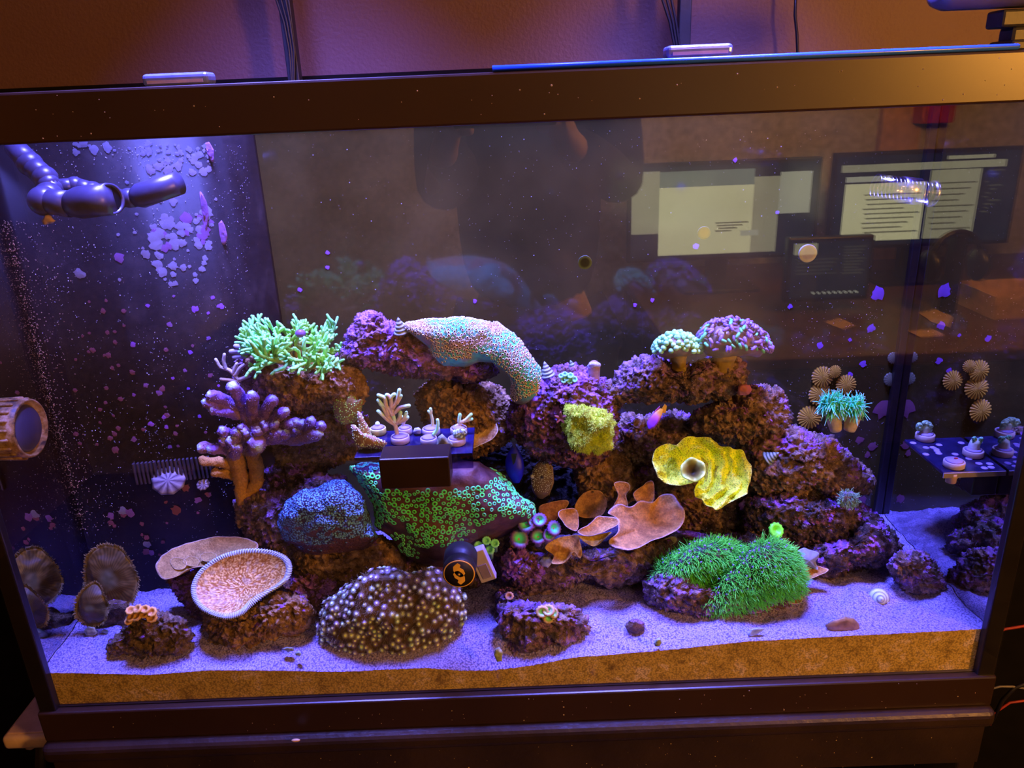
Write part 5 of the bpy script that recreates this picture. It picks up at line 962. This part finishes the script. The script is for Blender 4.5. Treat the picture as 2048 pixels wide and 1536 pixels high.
# ------------------------------------------------------------------ growth on the glass and the overflow
def patchV(r, rng, h=.0006):
    n = 14; pr = []; an = np.linspace(0, 2*np.pi, n, endpoint=False); jag = 1+rng.normal(size=n)*.16
    V = [np.array([[0, 0, h]])]
    for k, hh in ((.6, h), (1.0, .00005)): V.append(np.stack([r*k*jag*np.cos(an), r*k*jag*np.sin(an), np.full(n, hh)], 1))
    F = [(0, 1+j, 1+(j+1) % n) for j in range(n)]+[(1+j, 1+n+j, 1+n+(j+1) % n, 1+(j+1) % n) for j in range(n)]; return np.vstack(V), F
m_cor = [simple('chalky_coralline', (.34, .34, .44), .8, .2, bd=.0004, bs=600), simple('mauve_coralline', (.32, .15, .40), .8, .2, bd=.0004, bs=600), simple('pink_coralline', (.24, .09, .15), .8, .2), simple('violet_coralline', (.30, .12, .62), .8, .2)]
rng = np.random.RandomState(21)
pm = [[mesh('coralline_patch', *patchV(1, rng, .035), m) for _ in range(4)] for m in m_cor]
spots = []
def cl(n, x0, x1, y0, y1, r0, r1, kinds):
    for k in range(n): spots.append((rng.uniform(x0, x1), rng.uniform(y0, y1), r0+(r1-r0)*rng.rand()**2, kinds[rng.randint(len(kinds))]))
cl(80, 285, 420, 288, 345, 2, 9, (0,)); cl(22, 150, 300, 285, 310, 3, 9, (0,)); cl(24, 300, 382, 432, 500, 6, 13, (0, 0, 0, 1)); cl(16, 390, 425, 420, 490, 5, 13, (0, 1)); cl(30, 230, 440, 345, 560, 3, 8, (0,)); cl(14, 290, 420, 500, 570, 5, 10, (0,)); cl(30, 150, 260, 600, 900, 3, 6, (2,)); cl(34, 260, 440, 580, 900, 3, 6, (1, 2, 3)); cl(26, 190, 420, 890, 1120, 3, 8, (1, 2, 2)); spots += [(258, 1024, 9, 1), (246, 1022, 9, 0), (222, 1033, 7, 1), (295, 1088, 8, 0), (303, 1105, 6, 1), (352, 1021, 10, 2), (160, 547, 10, 0), (238, 516, 9, 1), (442, 612, 6, 3), (390, 618, 7, 3), (540, 606, 8, 3), (500, 573, 5, 3), (515, 588, 5, 3)]
for x, y, r, kd in spots[:290]:
    if x < 470:
        h, n = oface(x, y); inst('coralline_patch', pm[kd][rng.randint(4)], over, h+n*.0003, frame(n, rng.uniform(0, 6)), r*S(x, y, OY))
    else: inst('coralline_patch', pm[kd][rng.randint(4)], over, P(x, y, .2382), frame((0, -1., 0), 1), r*S(x, y, .238))
for poly, kd in (([(398, 378), (404, 386), (414, 405), (418, 430), (414, 455), (410, 475), (405, 450), (401, 410)], 1), ([(436, 448), (443, 440), (450, 452), (455, 475), (450, 490), (438, 488), (432, 470)], 1), ([(395, 286), (418, 284), (428, 300), (428, 325), (420, 322), (412, 300)], 1)):
    c0 = np.array(poly).mean(0); h, n = oface(*c0); V, F = blob(poly, h[1]-.0008, .0012, 4, .0003, 300, .0002, 700, 3); part('coralline_patch', (V, F), m_cor[kd], over)
# patches on back glass at right
pur = [(1755, 588, 13, 3), (1743, 657, 8, 3), (1726, 728, 7, 3), (1700, 750, 6, 3), (1580, 613, 5, 3), (1770, 818, 20, 2), (1725, 1000, 9, 2), (1700, 680, 4, 3), (1555, 425, 4, 3), (1500, 700, 5, 1), (1745, 893, 10, 2), (1720, 880, 8, 2), (1735, 910, 6, 2), (1640, 690, 7, 3), (1270, 610, 4, 3), (1392, 493, 6, 1), (655, 505, 4, 3), (655, 535, 4, 3), (600, 580, 5, 3), (950, 602, 4, 3), (1305, 600, 4, 3), (1470, 320, 4, 3)]
for x, y, r, kd in pur: inst('coralline_patch', pm[kd][rng.randint(4)], tank, P(x, y, .2384), frame((0, -1., 0), rng.uniform(0, 6)), r*S(x, y, .238))
# tiny white tube-worm specks
def specks(pts, nrm, sizes):
    k = len(pts); a = np.where(np.abs(nrm[:, 2:3]) < .9, np.array([[0, 0, 1.]]), np.array([[1., 0, 0]])); u = np.cross(a, nrm); u /= np.linalg.norm(u, axis=1)[:, None]; w_ = np.cross(nrm, u); s = sizes[:, None]
    V = np.stack([pts+u*s, pts-u*s*.5+w_*s*.87, pts-u*s*.5-w_*s*.87, pts+nrm*s*.8], 1).reshape(-1, 3); F = (np.arange(k)[:, None, None]*4+np.array([(0, 1, 3), (1, 2, 3), (2, 0, 3)])[None]).reshape(-1, 3); return V, F
L = []; 
for k in range(2300):
    while True:
        x, y = rng.uniform(60, 500), rng.uniform(290, 1180)
        den = .25+.75*max(0, float(perlin(np.array([[x*.011, y*.011, 2.]]))[0])*1.5)+(.4 if abs(x-(470-.0*y)) < 25 else 0)
        if rng.rand() < den: break
    h, n = oface(x, y)
    if h[0] > -XI+.002: L.append((h+n*.0002, n, rng.choice([.0003, .0004, .0006], p=[.55, .35, .1])))
m_spk = simple('white_speck', (.72, .68, .74), .7, .3)
V, F = specks(np.array([l[0] for l in L]), np.array([l[1] for l in L]), np.array([l[2] for l in L])); part('white_specks', (V, F), m_spk, over, False, kind='stuff')
g_ = []
for k in range(1500):
    t = rng.rand(); x = 12+t*150+rng.normal()*(7 if k < 900 else 30)+(20 if k >= 900 else 0); y = 440+t*620; h, n = oface(x, y); g_.append((h+n*.0002, n))
V, F = specks(np.array([a for a, _ in g_]), np.array([b_ for _, b_ in g_]), rng.choice([.0003, .0005, .0007], 1500)); part('ochre_specks', (V, F), simple('ochre_speck', (.45, .30, .16), .8, .2), over, False, kind='stuff')
bp = np.stack([rng.uniform(520, 1765, 900), rng.uniform(260, 900, 900)], 1); ex_ = np.stack([rng.uniform(1580, 1770, 420), rng.uniform(600, 1020, 420)], 1); bp = np.vstack([bp, ex_]); pts = P(bp[:, 0], bp[:, 1], np.full(len(bp), .2385)); pts = pts[(pts[:, 0] < XI-.004) & (pts[:, 0] > -.24) & (pts[:, 2] < .55)]
V, F = specks(pts, np.tile((0, -1., 0), (len(pts), 1)), rng.choice([.0003, .0004, .0006], len(pts), p=[.6, .3, .1])); part('white_specks', (V, F), m_spk, tank, False, kind='stuff')
# fine scratches and hairs of algae on the front glass
fp_ = np.stack([rng.uniform(470, 2000, 500), rng.uniform(260, 1150, 500)], 1); pts = P(fp_[:, 0], fp_[:, 1], np.full(500, .0064)); V, F = specks(pts, np.tile((0, 1., 0), (500, 1)), rng.choice([.00015, .00025, .0004], 500, p=[.6, .3, .1])); part('dust_specks', (V, F), m_spk, tank, False, kind='stuff')
pts = PX(np.full(1, 1900.), np.full(1, 700.), XI)
lb = P(1853, 568, .2380); solo('sticker', box(lb[0]-.011, lb[0]+.011, .2374, .2382, lb[2]-.0065, lb[2]+.0065), simple('pale_blue_label_paper', (.55, .55, .78), .6), 'small pale paper label on the back glass at upper right', 'label') if False else None
# ================================================================== lid, clips, lights, cables
m_lid = simple('piped_light_edge', (.03, .14, .98), .25, .5, var=.1)  # saturated base colour stands in for lamp light piped out at the edge
xl0, xl1 = .0045, .3745
lid = thing('acrylic_lid', 'clear acrylic lid with bright blue edge over the right half', 'lid', (.19, .11, ZT))
part('sheet', box(xl0+.002, xl1-.002, .003, .225, ZT+.0003, ZT+.0042), paneglass('lid_sheet', .06, (.95, .96, 1)), lid, False)
part('blue_edge', tube([(xl0, .0012, ZT+.0022), ((xl0+xl1)/2, .0012, ZT+.0022), (xl1, .0012, ZT+.0022)], [.0021]*3, 12), m_lid, lid)
m_clip = bpy.data.materials.new('clear_clip_plastic'); m_clip.use_nodes = True; nt = m_clip.node_tree; b = nt.nodes['Principled BSDF']; b.inputs['Transmission Weight'].default_value = .55; b.inputs['Roughness'].default_value = .08; nt.links.new(ramp(nt, noise(nt, coord(nt), 80), [(.3, (.20, .26, .70)), (.7, (.36, .44, .95))]), b.inputs['Base Color'])
for (x0, x1, zz, lab) in ((292, 425, 0, 'left clear plastic clip on the top frame'), (1328, 1458, .0042, 'right clear plastic clip on the blue-edged lid')):
    a0_, a1_ = P(x0, 160, .012)[0], P(x1, 160, .012)[0]; cl_ = thing('lid_clip', lab, 'clip', ((a0_+a1_)/2, .02, ZT+zz), 'clear clips on the tank rim')
    bevobj(part('body', box(a0_, a1_, .004, .022, ZT+zz, ZT+zz+.0085), m_clip, cl_, False), .003, 3); part('slot', box(a0_+.004, a1_-.004, .0032, .0046, ZT+zz+.0018, ZT+zz+.0040), m_lil, cl_, False)
m_head = simple('dark_grey_metal', (.03, .03, .035), .35, .5, metal=.6)
for k, (x, tx) in enumerate(((590, -.2075), (1362, .2015))):
    p0 = P(x, 160 if k == 0 else 118, .29); f_ = thing('reef_light', ('left' if k == 0 else 'right')+' black post of a hanging reef light behind the tank', 'light', (tx, .29, .3), 'reef lights over the tank')
    part('post', box(tx-.0062, tx+.0062, .283, .297, .30, LED_Z+.03, .001), m_black, f_, False); part('arm', box(tx-.006, tx+.006, LED_Y-.01, .297, LED_Z+.016, LED_Z+.03, .001), m_black, f_, False)
    hd = part('lamp_head', box(tx-.1, tx+.1, LED_Y-.085, LED_Y+.085, LED_Z-.02, LED_Z+.016, .003), m_head, f_, False)
    for i in range(3):
        xs = [x-37+i*9, x-22+i*6, x-12+i*5, x-6+i*2]; ys = [0, 45, 100, 175]; pts = P(np.array(xs), np.array(ys), np.full(4, .280)); pts = np.vstack([[tx-.01*i, .27, LED_Z+.02], pts, [pts[-1][0], .28, .45]]); t_ = np.linspace(0, 5, 40)
        part('cable', tube(np.stack([np.interp(t_, range(6), pts[:, j]) for j in range(3)], 1), [.0014]*40, 8), m_cable, f_)
pts = P(np.array([1592, 1590, 1594, 1596]), np.array([-20, 30, 70, 125]), np.full(4, .31)); solo('cable', tube(pts, [.0017]*4, 8), m_cable, 'thin black cable hanging down the wall behind the blue-edged lid', 'cable')
# feeder drum at the top right corner
m_drum, nt, b = newmat('violet_clear_plastic'); b.inputs['Transmission Weight'].default_value = .5; b.inputs['Roughness'].default_value = .2; nt.links.new(ramp(nt, noise(nt, coord(nt), 30), [(.3, (.22, .19, .45)), (.7, (.34, .28, .55))]), b.inputs['Base Color'])
fe = thing('auto_feeder', 'translucent violet feeder drum on a black bracket at the top right corner', 'feeder', (.42, .05, .592))
V, F = tube([(.335, .05, .640), (.338, .05, .640), (.345, .05, .640), (.46, .05, .640)], [.016, .021, .0235, .0235], 28); part('drum', (V, F), m_drum, fe); V, F = tube([(.342, .05, .642), (.455, .05, .642)], [.0195, .0195], 24); part('food', (V, F), simple('fish_food', (.42, .22, .06), .8, bd=.001), fe)
part('bracket', box(.384, .43, .04, .062, .603, .6155, .002), m_black, fe, False); part('bracket_leg', box(.394, .43, .042, .06, .588, .604, .003), m_black, fe, False); part('clamp', box(.388, .436, .03, .06, .586, .594, .002), m_black, fe, False)
# tray hanging at the lower left corner
m_tray = simple('ivory_plastic', (.62, .46, .34), .45, .4); m_tray2 = simple('pinkish_tray_floor', (.55, .38, .36), .5)
tr = thing('plastic_tray', 'small ivory plastic tray with a ribbed knob at lower left', 'tray', (-.50, .05, -.07))
V, F = box(-.520, -.466, .02, .10, -.030, -.014, .004); part('tray', (V, F), m_tray, tr); part('tray_floor', box(-.516, -.468, .025, .095, -.0145, -.0125, .001), m_tray2, tr, False)
c_ = P(55, 1466, .04)
for k in range(5): part('rib', lathe([(.011-.0012*abs(k-2), -.0026), (.0125-.0012*abs(k-2), 0), (.011-.0012*abs(k-2), .0026)], 20, (.45, 0, -1), c_+np.array([.45, 0, -1])*(.0045*(k-1.5))), m_tray, tr)
part('handle', tube([c_+np.array([.008, .01, -.012]), P(85, 1530, .04), P(95, 1600, .04)], [.007, .007, .007], 12), m_black, tr)
for k, (pp_, rr, mm, lab) in enumerate((([(1990, 1266), (2010, 1258), (2048, 1252), (2090, 1250)], .0016, simple('red_cable', (.35, .03, .03), .5), 'red cable in the dark right of the tank'), ([(1978, 1379), (2000, 1373), (2025, 1373), (2070, 1380)], .0012, simple('grey_cable', (.20, .19, .2), .5), 'thin grey cable right of the bottom frame'), ([(1985, 1440), (2005, 1400), (2030, 1375), (2070, 1360)], .0022, m_cable, 'black cable curling up at the right of the stand'), ([(1980, 1450), (1990, 1425), (2020, 1405), (2060, 1400)], .0014, bpy.data.materials['red_cable'], 'lower red cable beside the stand'))):
    q_ = np.array(pp_, float); solo('cable', tube(P(q_[:, 0], q_[:, 1], np.full(4, .10)), [rr]*4, 8), mm, lab, 'cable')
wb = PZ(np.array([1548., 1636]), np.array([1530., 1524]), -.085)
solo('storage_box', box(wb[0][0]-.05, wb[1][0], .03, .14, FZ+.05, -.083, .003), simple('white_cardboard', (.6, .55, .5), .7), 'white box inside the open stand below the tank', 'box', smooth=False)
# ================================================================== the room that the front glass reflects
m_desk = simple('walnut_desk', (.10, .05, .03), .4, .5, bd=.0005, bs=60); m_scr = simple('black_monitor_plastic', (.012, .012, .014), .4, .5)
desk = thing('desk', 'dark desk seen only as a reflection in the front glass', 'desk', (1.25, -1.7, FZ))
part('desk_top', box(.40, 2.2, -2.18, -1.12, -.06, -.03, .004), m_desk, desk, False)
for x in (.45, 2.12):
    for y in (-2.12, -1.2): part('leg', box(x-.03, x+.03, y-.03, y+.03, FZ, -.06, .004), m_desk, desk, False)
SC = {'y': emit('screen_pale_yellow', (.95, .88, .46), 2.3), 'g': emit('screen_green_grey', (.42, .48, .36), 1.3), 'd': emit('screen_dark', (.05, .05, .07), .8), 'o': emit('screen_olive', (.72, .66, .38), 1.5), 'p': emit('screen_pale', (.85, .82, .55), 1.6), 't': emit('screen_text', (.30, .27, .15), .8)}
def monitor(label, x0, x1, y0, y1, Yv, panels, name='monitor', tilt=0.0):
    a = mir(x0, y1, Yv); b_ = mir(x1, y0, Yv); o = thing(name, label, 'monitor', ((a[0]+b_[0])/2, -Yv, -.03)); m = .012
    part('housing', box(a[0]-m, b_[0]+m, -Yv-.03, -Yv-.002, a[2]-m, b_[2]+m, .004), m_scr, o, False); sc0 = part('screen', box(a[0], b_[0], -Yv-.002, -Yv, a[2], b_[2]), SC['d'], o, False)
    for k, (u0, u1, w0, w1, kk) in enumerate(panels):
        q0, q1 = a[0]+(b_[0]-a[0])*u0, a[0]+(b_[0]-a[0])*u1; z0_, z1_ = b_[2]+(a[2]-b_[2])*w1, b_[2]+(a[2]-b_[2])*w0; part('screen_panel', box(q0, q1, -Yv-.0002, -Yv+.0004+.0003*k, z0_, z1_), SC[kk], sc0, False)
    if name == 'monitor':
        part('stand_post', box((a[0]+b_[0])/2-.03, (a[0]+b_[0])/2+.03, -Yv-.07, -Yv-.03, -.02, a[2]+.05), m_scr, o, False); part('stand_foot', box((a[0]+b_[0])/2-.12, (a[0]+b_[0])/2+.12, -Yv-.14, -Yv+.04, -.0295, -.018, .003), m_scr, o, False)
    return o
lines = lambda u0, u1, w0, w1, n: [(u0+.01*(k % 3), u1-.03*(k % 4), w0+(w1-w0)*k/n, w0+(w1-w0)*k/n+.012, 't') for k in range(n)]
monitor('left wide monitor with pale windows, reflected at upper right of the glass', 1262, 1640, 322, 520, 1.80, [(.0, .15, .04, .72, 'o'), (.15, .66, .05, .22, 'g'), (.15, .66, .22, .97, 'y'), (.66, .80, .14, .97, 'o'), (.80, .97, .10, .55, 'p'), (.60, .70, .72, .78, 'p')]+lines(.46, .64, .62, .74, 4))
monitor('right wide monitor with split pale windows, reflected at far right of the glass', 1662, 2045, 300, 494, 1.80, [(.02, .93, .09, .17, 'o'), (.60, .86, .03, .07, 'o'), (.05, .50, .30, .95, 'y'), (.05, .30, .22, .28, 'p'), (.52, .80, .18, .95, 'o')]+lines(.16, .48, .42, .90, 9)+lines(.54, .78, .32, .9, 9)+lines(.84, .92, .2, .7, 12))
monitor('laptop with a dark screen below the two monitors, reflected in the glass', 1578, 1744, 480, 598, 1.50, [(.02, .32, .02, .22, 'o')]+lines(.05, .6, .3, .62, 5)+lines(.66, .95, .1, .62, 10)+[(.3+.07*k, .33+.07*k, .90, .93, 'p') for k in range(9)], 'laptop')
m_pap = simple('manila_paper', (.62, .40, .24), .7)
def paper(label, pts, name='paper'):
    q = np.array([mir(x, y, 1.) for x, y in pts]); q = np.array([PZ(x, y, -.029) for x, y in pts]); q[:, 1] *= -1; a = q; b_ = q+np.array([0, 0, .0012]); m = len(q); solo(name, (np.vstack([a, b_]), [tuple(range(m)), tuple(range(2*m-1, m-1, -1))]+[(i, m+i, m+(i+1) % m, (i+1) % m) for i in range(m)]), m_pap, label, 'paper', smooth=False)
paper('diamond-shaped sheet of paper reflected below the laptop', [(1650, 646), (1680, 637), (1712, 652), (1686, 660)])
paper('flat sheet of paper reflected right of the wooden upright', [(1818, 664), (1868, 660), (1892, 672), (1844, 677)])
paper('crumpled paper wrapper reflected at the right of the desk', [(1840, 628), (1880, 618), (1908, 636), (1900, 656), (1866, 646)], 'paper_wrapper')
bx_ = PZ(np.array([1968., 2060]), np.array([640., 650]), -.03); o = thing('open_box', 'open cardboard box reflected at the far right', 'box', (1.38, -1.46, -.03)); 
for n_, b4_ in (('bottom', (1.28, 1.52, -1.56, -1.36, -.0295, -.026)), ('side', (1.28, 1.284, -1.56, -1.36, -.026, .03)), ('side', (1.516, 1.52, -1.56, -1.36, -.026, .03)), ('side', (1.284, 1.516, -1.364, -1.36, -.026, .03)), ('side', (1.284, 1.516, -1.56, -1.556, -.026, .03))): part(n_, box(*b4_), m_pap, o, False)
a = mir(1772, 240, 2.15); b_ = mir(1850, 240, 2.15); m_wood = simple('honey_pine', (.60, .34, .14), .5, bd=.0006)
struct('trim_2', box(a[0], b_[0], -2.2, -2.165, FZ, 1.62), m_wood)
rb = mir(1880, 228, 2.1); solo('red_box', box(rb[0]-.055, rb[0]+.055, -2.198, -2.10, rb[2]-.03, rb[2]+.12, .006), simple('red_plastic', (.45, .02, .03), .4), 'red box mounted high on the wall, reflected at upper right', 'box', smooth=False)
hp = thing('headphones', 'black headphones on the desk, reflected at right', 'headphones', (1.2, -1.45, -.03))
D_, F_ = ico(3)
for x in (1.14, 1.27): part('ear_cup', (D_*np.array([.02, .045, .045])+np.array([x, -1.45, .10]), F_), m_scr, hp)
an = np.linspace(0, np.pi, 15); part('headband', tube(np.stack([1.205+.068*np.cos(an), np.full(15, -1.45), .11+.08*np.sin(an)], 1), [.008]*15, 8, False), m_scr, hp); part('rest', box(1.19, 1.22, -1.47, -1.43, -.03, .185, .003), m_scr, hp, False)
# lamps
m_shade = emit('warm_lamp_globe', WARM, 210); m_shade.cycles.emission_sampling = 'AUTO'
fl = thing('floor_lamp', 'warm globe floor lamp standing right of the photographer', 'lamp', (1.30, -1.02, FZ)); part('base', lathe([(.14, 0), (.14, .015), (.03, .03)], 32, (0, 0, 1), (1.30, -1.02, FZ)), m_black, fl); part('pole', tube([(1.30, -1.02, FZ+.02), (1.30, -1.02, .7), (1.29, -1.02, .82), (1.20, -1.01, .87), (1.10, -1.0, .84), (1.10, -1.0, .795)], [.012]*6, 12), m_black, fl); part('globe', (ico(2)[0]*.09+np.array([1.10, -1.0, .70]), ico(2)[1]), m_shade, fl)
cl2 = thing('ceiling_lamp', 'round ceiling lamp above the desk', 'lamp', (.5, -1.6, 1.545)); part('canopy', lathe([(.20, 0), (.18, .04), (.05, .075)], 32, (0, 0, 1), (.5, -1.6, 1.545)), m_black, cl2)
# photographer, mirrored in the glass
def skin(name, parent, verts, edges, mats, sub=2):
    me = bpy.data.meshes.new(name); b = BASE[parent.name]; me.from_pydata([(np.array(v[:3])-b).tolist() for v in verts], edges, []); o = bpy.data.objects.new(name, me); COL.objects.link(o); o.parent = parent; BASE[o.name] = b
    md = o.modifiers.new('skin', 'SKIN'); md.use_smooth_shade = True
    for k, v in enumerate(verts):
        r = v[3]; me.skin_vertices[0].data[k].radius = r if hasattr(r, '__len__') else (r, r); me.skin_vertices[0].data[k].use_root = (k == 0)
    o.modifiers.new('sub', 'SUBSURF').levels = sub; o.modifiers['sub'].render_levels = sub; me.materials.append(mats); return o
px0 = .055; per = thing('person', 'person in a dark hooded top holding up a phone, mirrored in the front glass', 'person', (px0, -1.05, FZ))
m_skin = simple('warm_skin', (.55, .30, .20), .5, .4, var=.08); m_hood = simple('charcoal_knit', (.014, .012, .016), .9, .1, bd=.001); m_jean = simple('dark_denim', (.02, .025, .045), .8, .2)
HX = {-1: -.070, 1: .094}
vb = [(px0, -1.06, .14, (.08, .08)), (px0, -1.05, .36, (.08, .08)), (px0, -1.03, .55, (.09, .09)), (px0, -1.01, .665, (.06, .055)), (px0, -.995, .73, .052), (px0, -.985, .79, (.062, .075)), (px0, -.98, .87, (.070, .085)), (px0, -.985, .93, (.05, .06))]
eb = [(k, k+1) for k in range(7)]
def add(lst, p, vv, ee):
    for q in lst: vv.append(q); ee.append((p, len(vv)-1)); p = len(vv)-1
    return p
for sgn in (-1, 1):
    wr = add([(px0+sgn*.17, -1.02, .60, .055), (px0+sgn*.175, -.92, .40, .034), (HX[sgn]+sgn*.015, -.68, .50, .024), (HX[sgn], -.635, .535, (.030, .018))], 3, vb, eb)
    for j in range(4):
        add([(HX[sgn]-sgn*.004, -.628, .575-.014*j, .0095), (HX[sgn]-sgn*.012, -.612, .592-.018*j, .0085), (HX[sgn]-sgn*.034, -.618, .596-.018*j, .0078)], wr, vb, eb)
    add([(HX[sgn]-sgn*.014, -.645, .525, .0105), (HX[sgn]-sgn*.034, -.635, .527, .0095)], wr, vb, eb)
    add([(px0+sgn*.10, -1.06, .05, .070), (px0+sgn*.11, -1.04, -.33, .055), (px0+sgn*.11, -1.07, -.70, .042), (px0+sgn*.115, -.97, -.75, .036)], 0, vb, eb)
skin('body', per, vb, eb, m_skin)
vh = [(px0, -1.06, .10, (.165, .12)), (px0, -1.05, .36, (.16, .115)), (px0, -1.03, .55, (.18, .12)), (px0, -1.01, .675, (.10, .09))]; eh = [(0, 1), (1, 2), (2, 3)]
for sgn in (-1, 1): add([(px0+sgn*.16, -1.02, .60, .07), (px0+sgn*.175, -.92, .40, .050), (px0+sgn*.125, -.80, .45, .042), (HX[sgn]+sgn*.02, -.70, .495, .040)], 3, vh, eh)
skin('hooded_top', per, vh, eh, m_hood)
vj = [(px0, -1.06, .11, (.15, .115))]; ej = []
for sgn in (-1, 1): add([(px0+sgn*.10, -1.06, .04, .105), (px0+sgn*.11, -1.04, -.33, .08), (px0+sgn*.11, -1.06, -.68, .06)], 0, vj, ej)
skin('trousers', per, vj, ej, m_jean)
for sgn in (-1, 1): part('shoe', (ico(3)[0]*np.array([.048, .13, .045])+np.array([px0+sgn*.115, -1.0, FZ+.044]), ico(3)[1]), m_black, per)
hr = (ico(4)[0]*np.array([.088, .105, .10])+np.array([px0, -1.0, .895]))
hv, hf = ico(4); hv = hv*np.array([.090, .108, .105])+np.array([px0, -1.0, .89]); hv[:, 1] = np.where((hv[:, 2] < .91) & (hv[:, 1] > -.95), -.99, hv[:, 1]); part('hair', (hv, hf), simple('dark_brown_hair', (.03, .018, .012), .6, bd=.002), per)
for sgn in (-1, 1):
    e_ = part('eye', (ico(2)[0]*.011+np.array([px0+sgn*.028, -.905, .865]), ico(2)[1]), simple('eye_white', (.7, .68, .66), .2), per); part('iris', (ico(2)[0]*.005+np.array([px0+sgn*.028, -.8955, .865]), ico(2)[1]), m_black, e_); part('ear', (ico(2)[0]*np.array([.008, .018, .028])+np.array([px0+sgn*.074, -.99, .86]), ico(2)[1]), m_skin, per)
part('nose', lathe([(.014, 0), (.010, .018), (.003, .034)], 10, (0, .35, .94), (px0, -.898, .828)), m_skin, per); part('mouth', tube([(px0-.022, -.905, .805), (px0, -.897, .803), (px0+.022, -.905, .805)], [.003, .005, .003], 8), simple('lip', (.42, .16, .14), .5), per)
ph_ = thing('phone', 'black phone held up by the person, mirrored in the front glass', 'phone', (.0117, -.606, .530)); bevobj(part('case', box(-.064, .088, -.611, -.602, .529, .606), m_black, ph_, False), .003)
part('lens_bump', box(-.012, .030, -.602, -.600, .556, .600, .0006), m_scr, ph_, False)
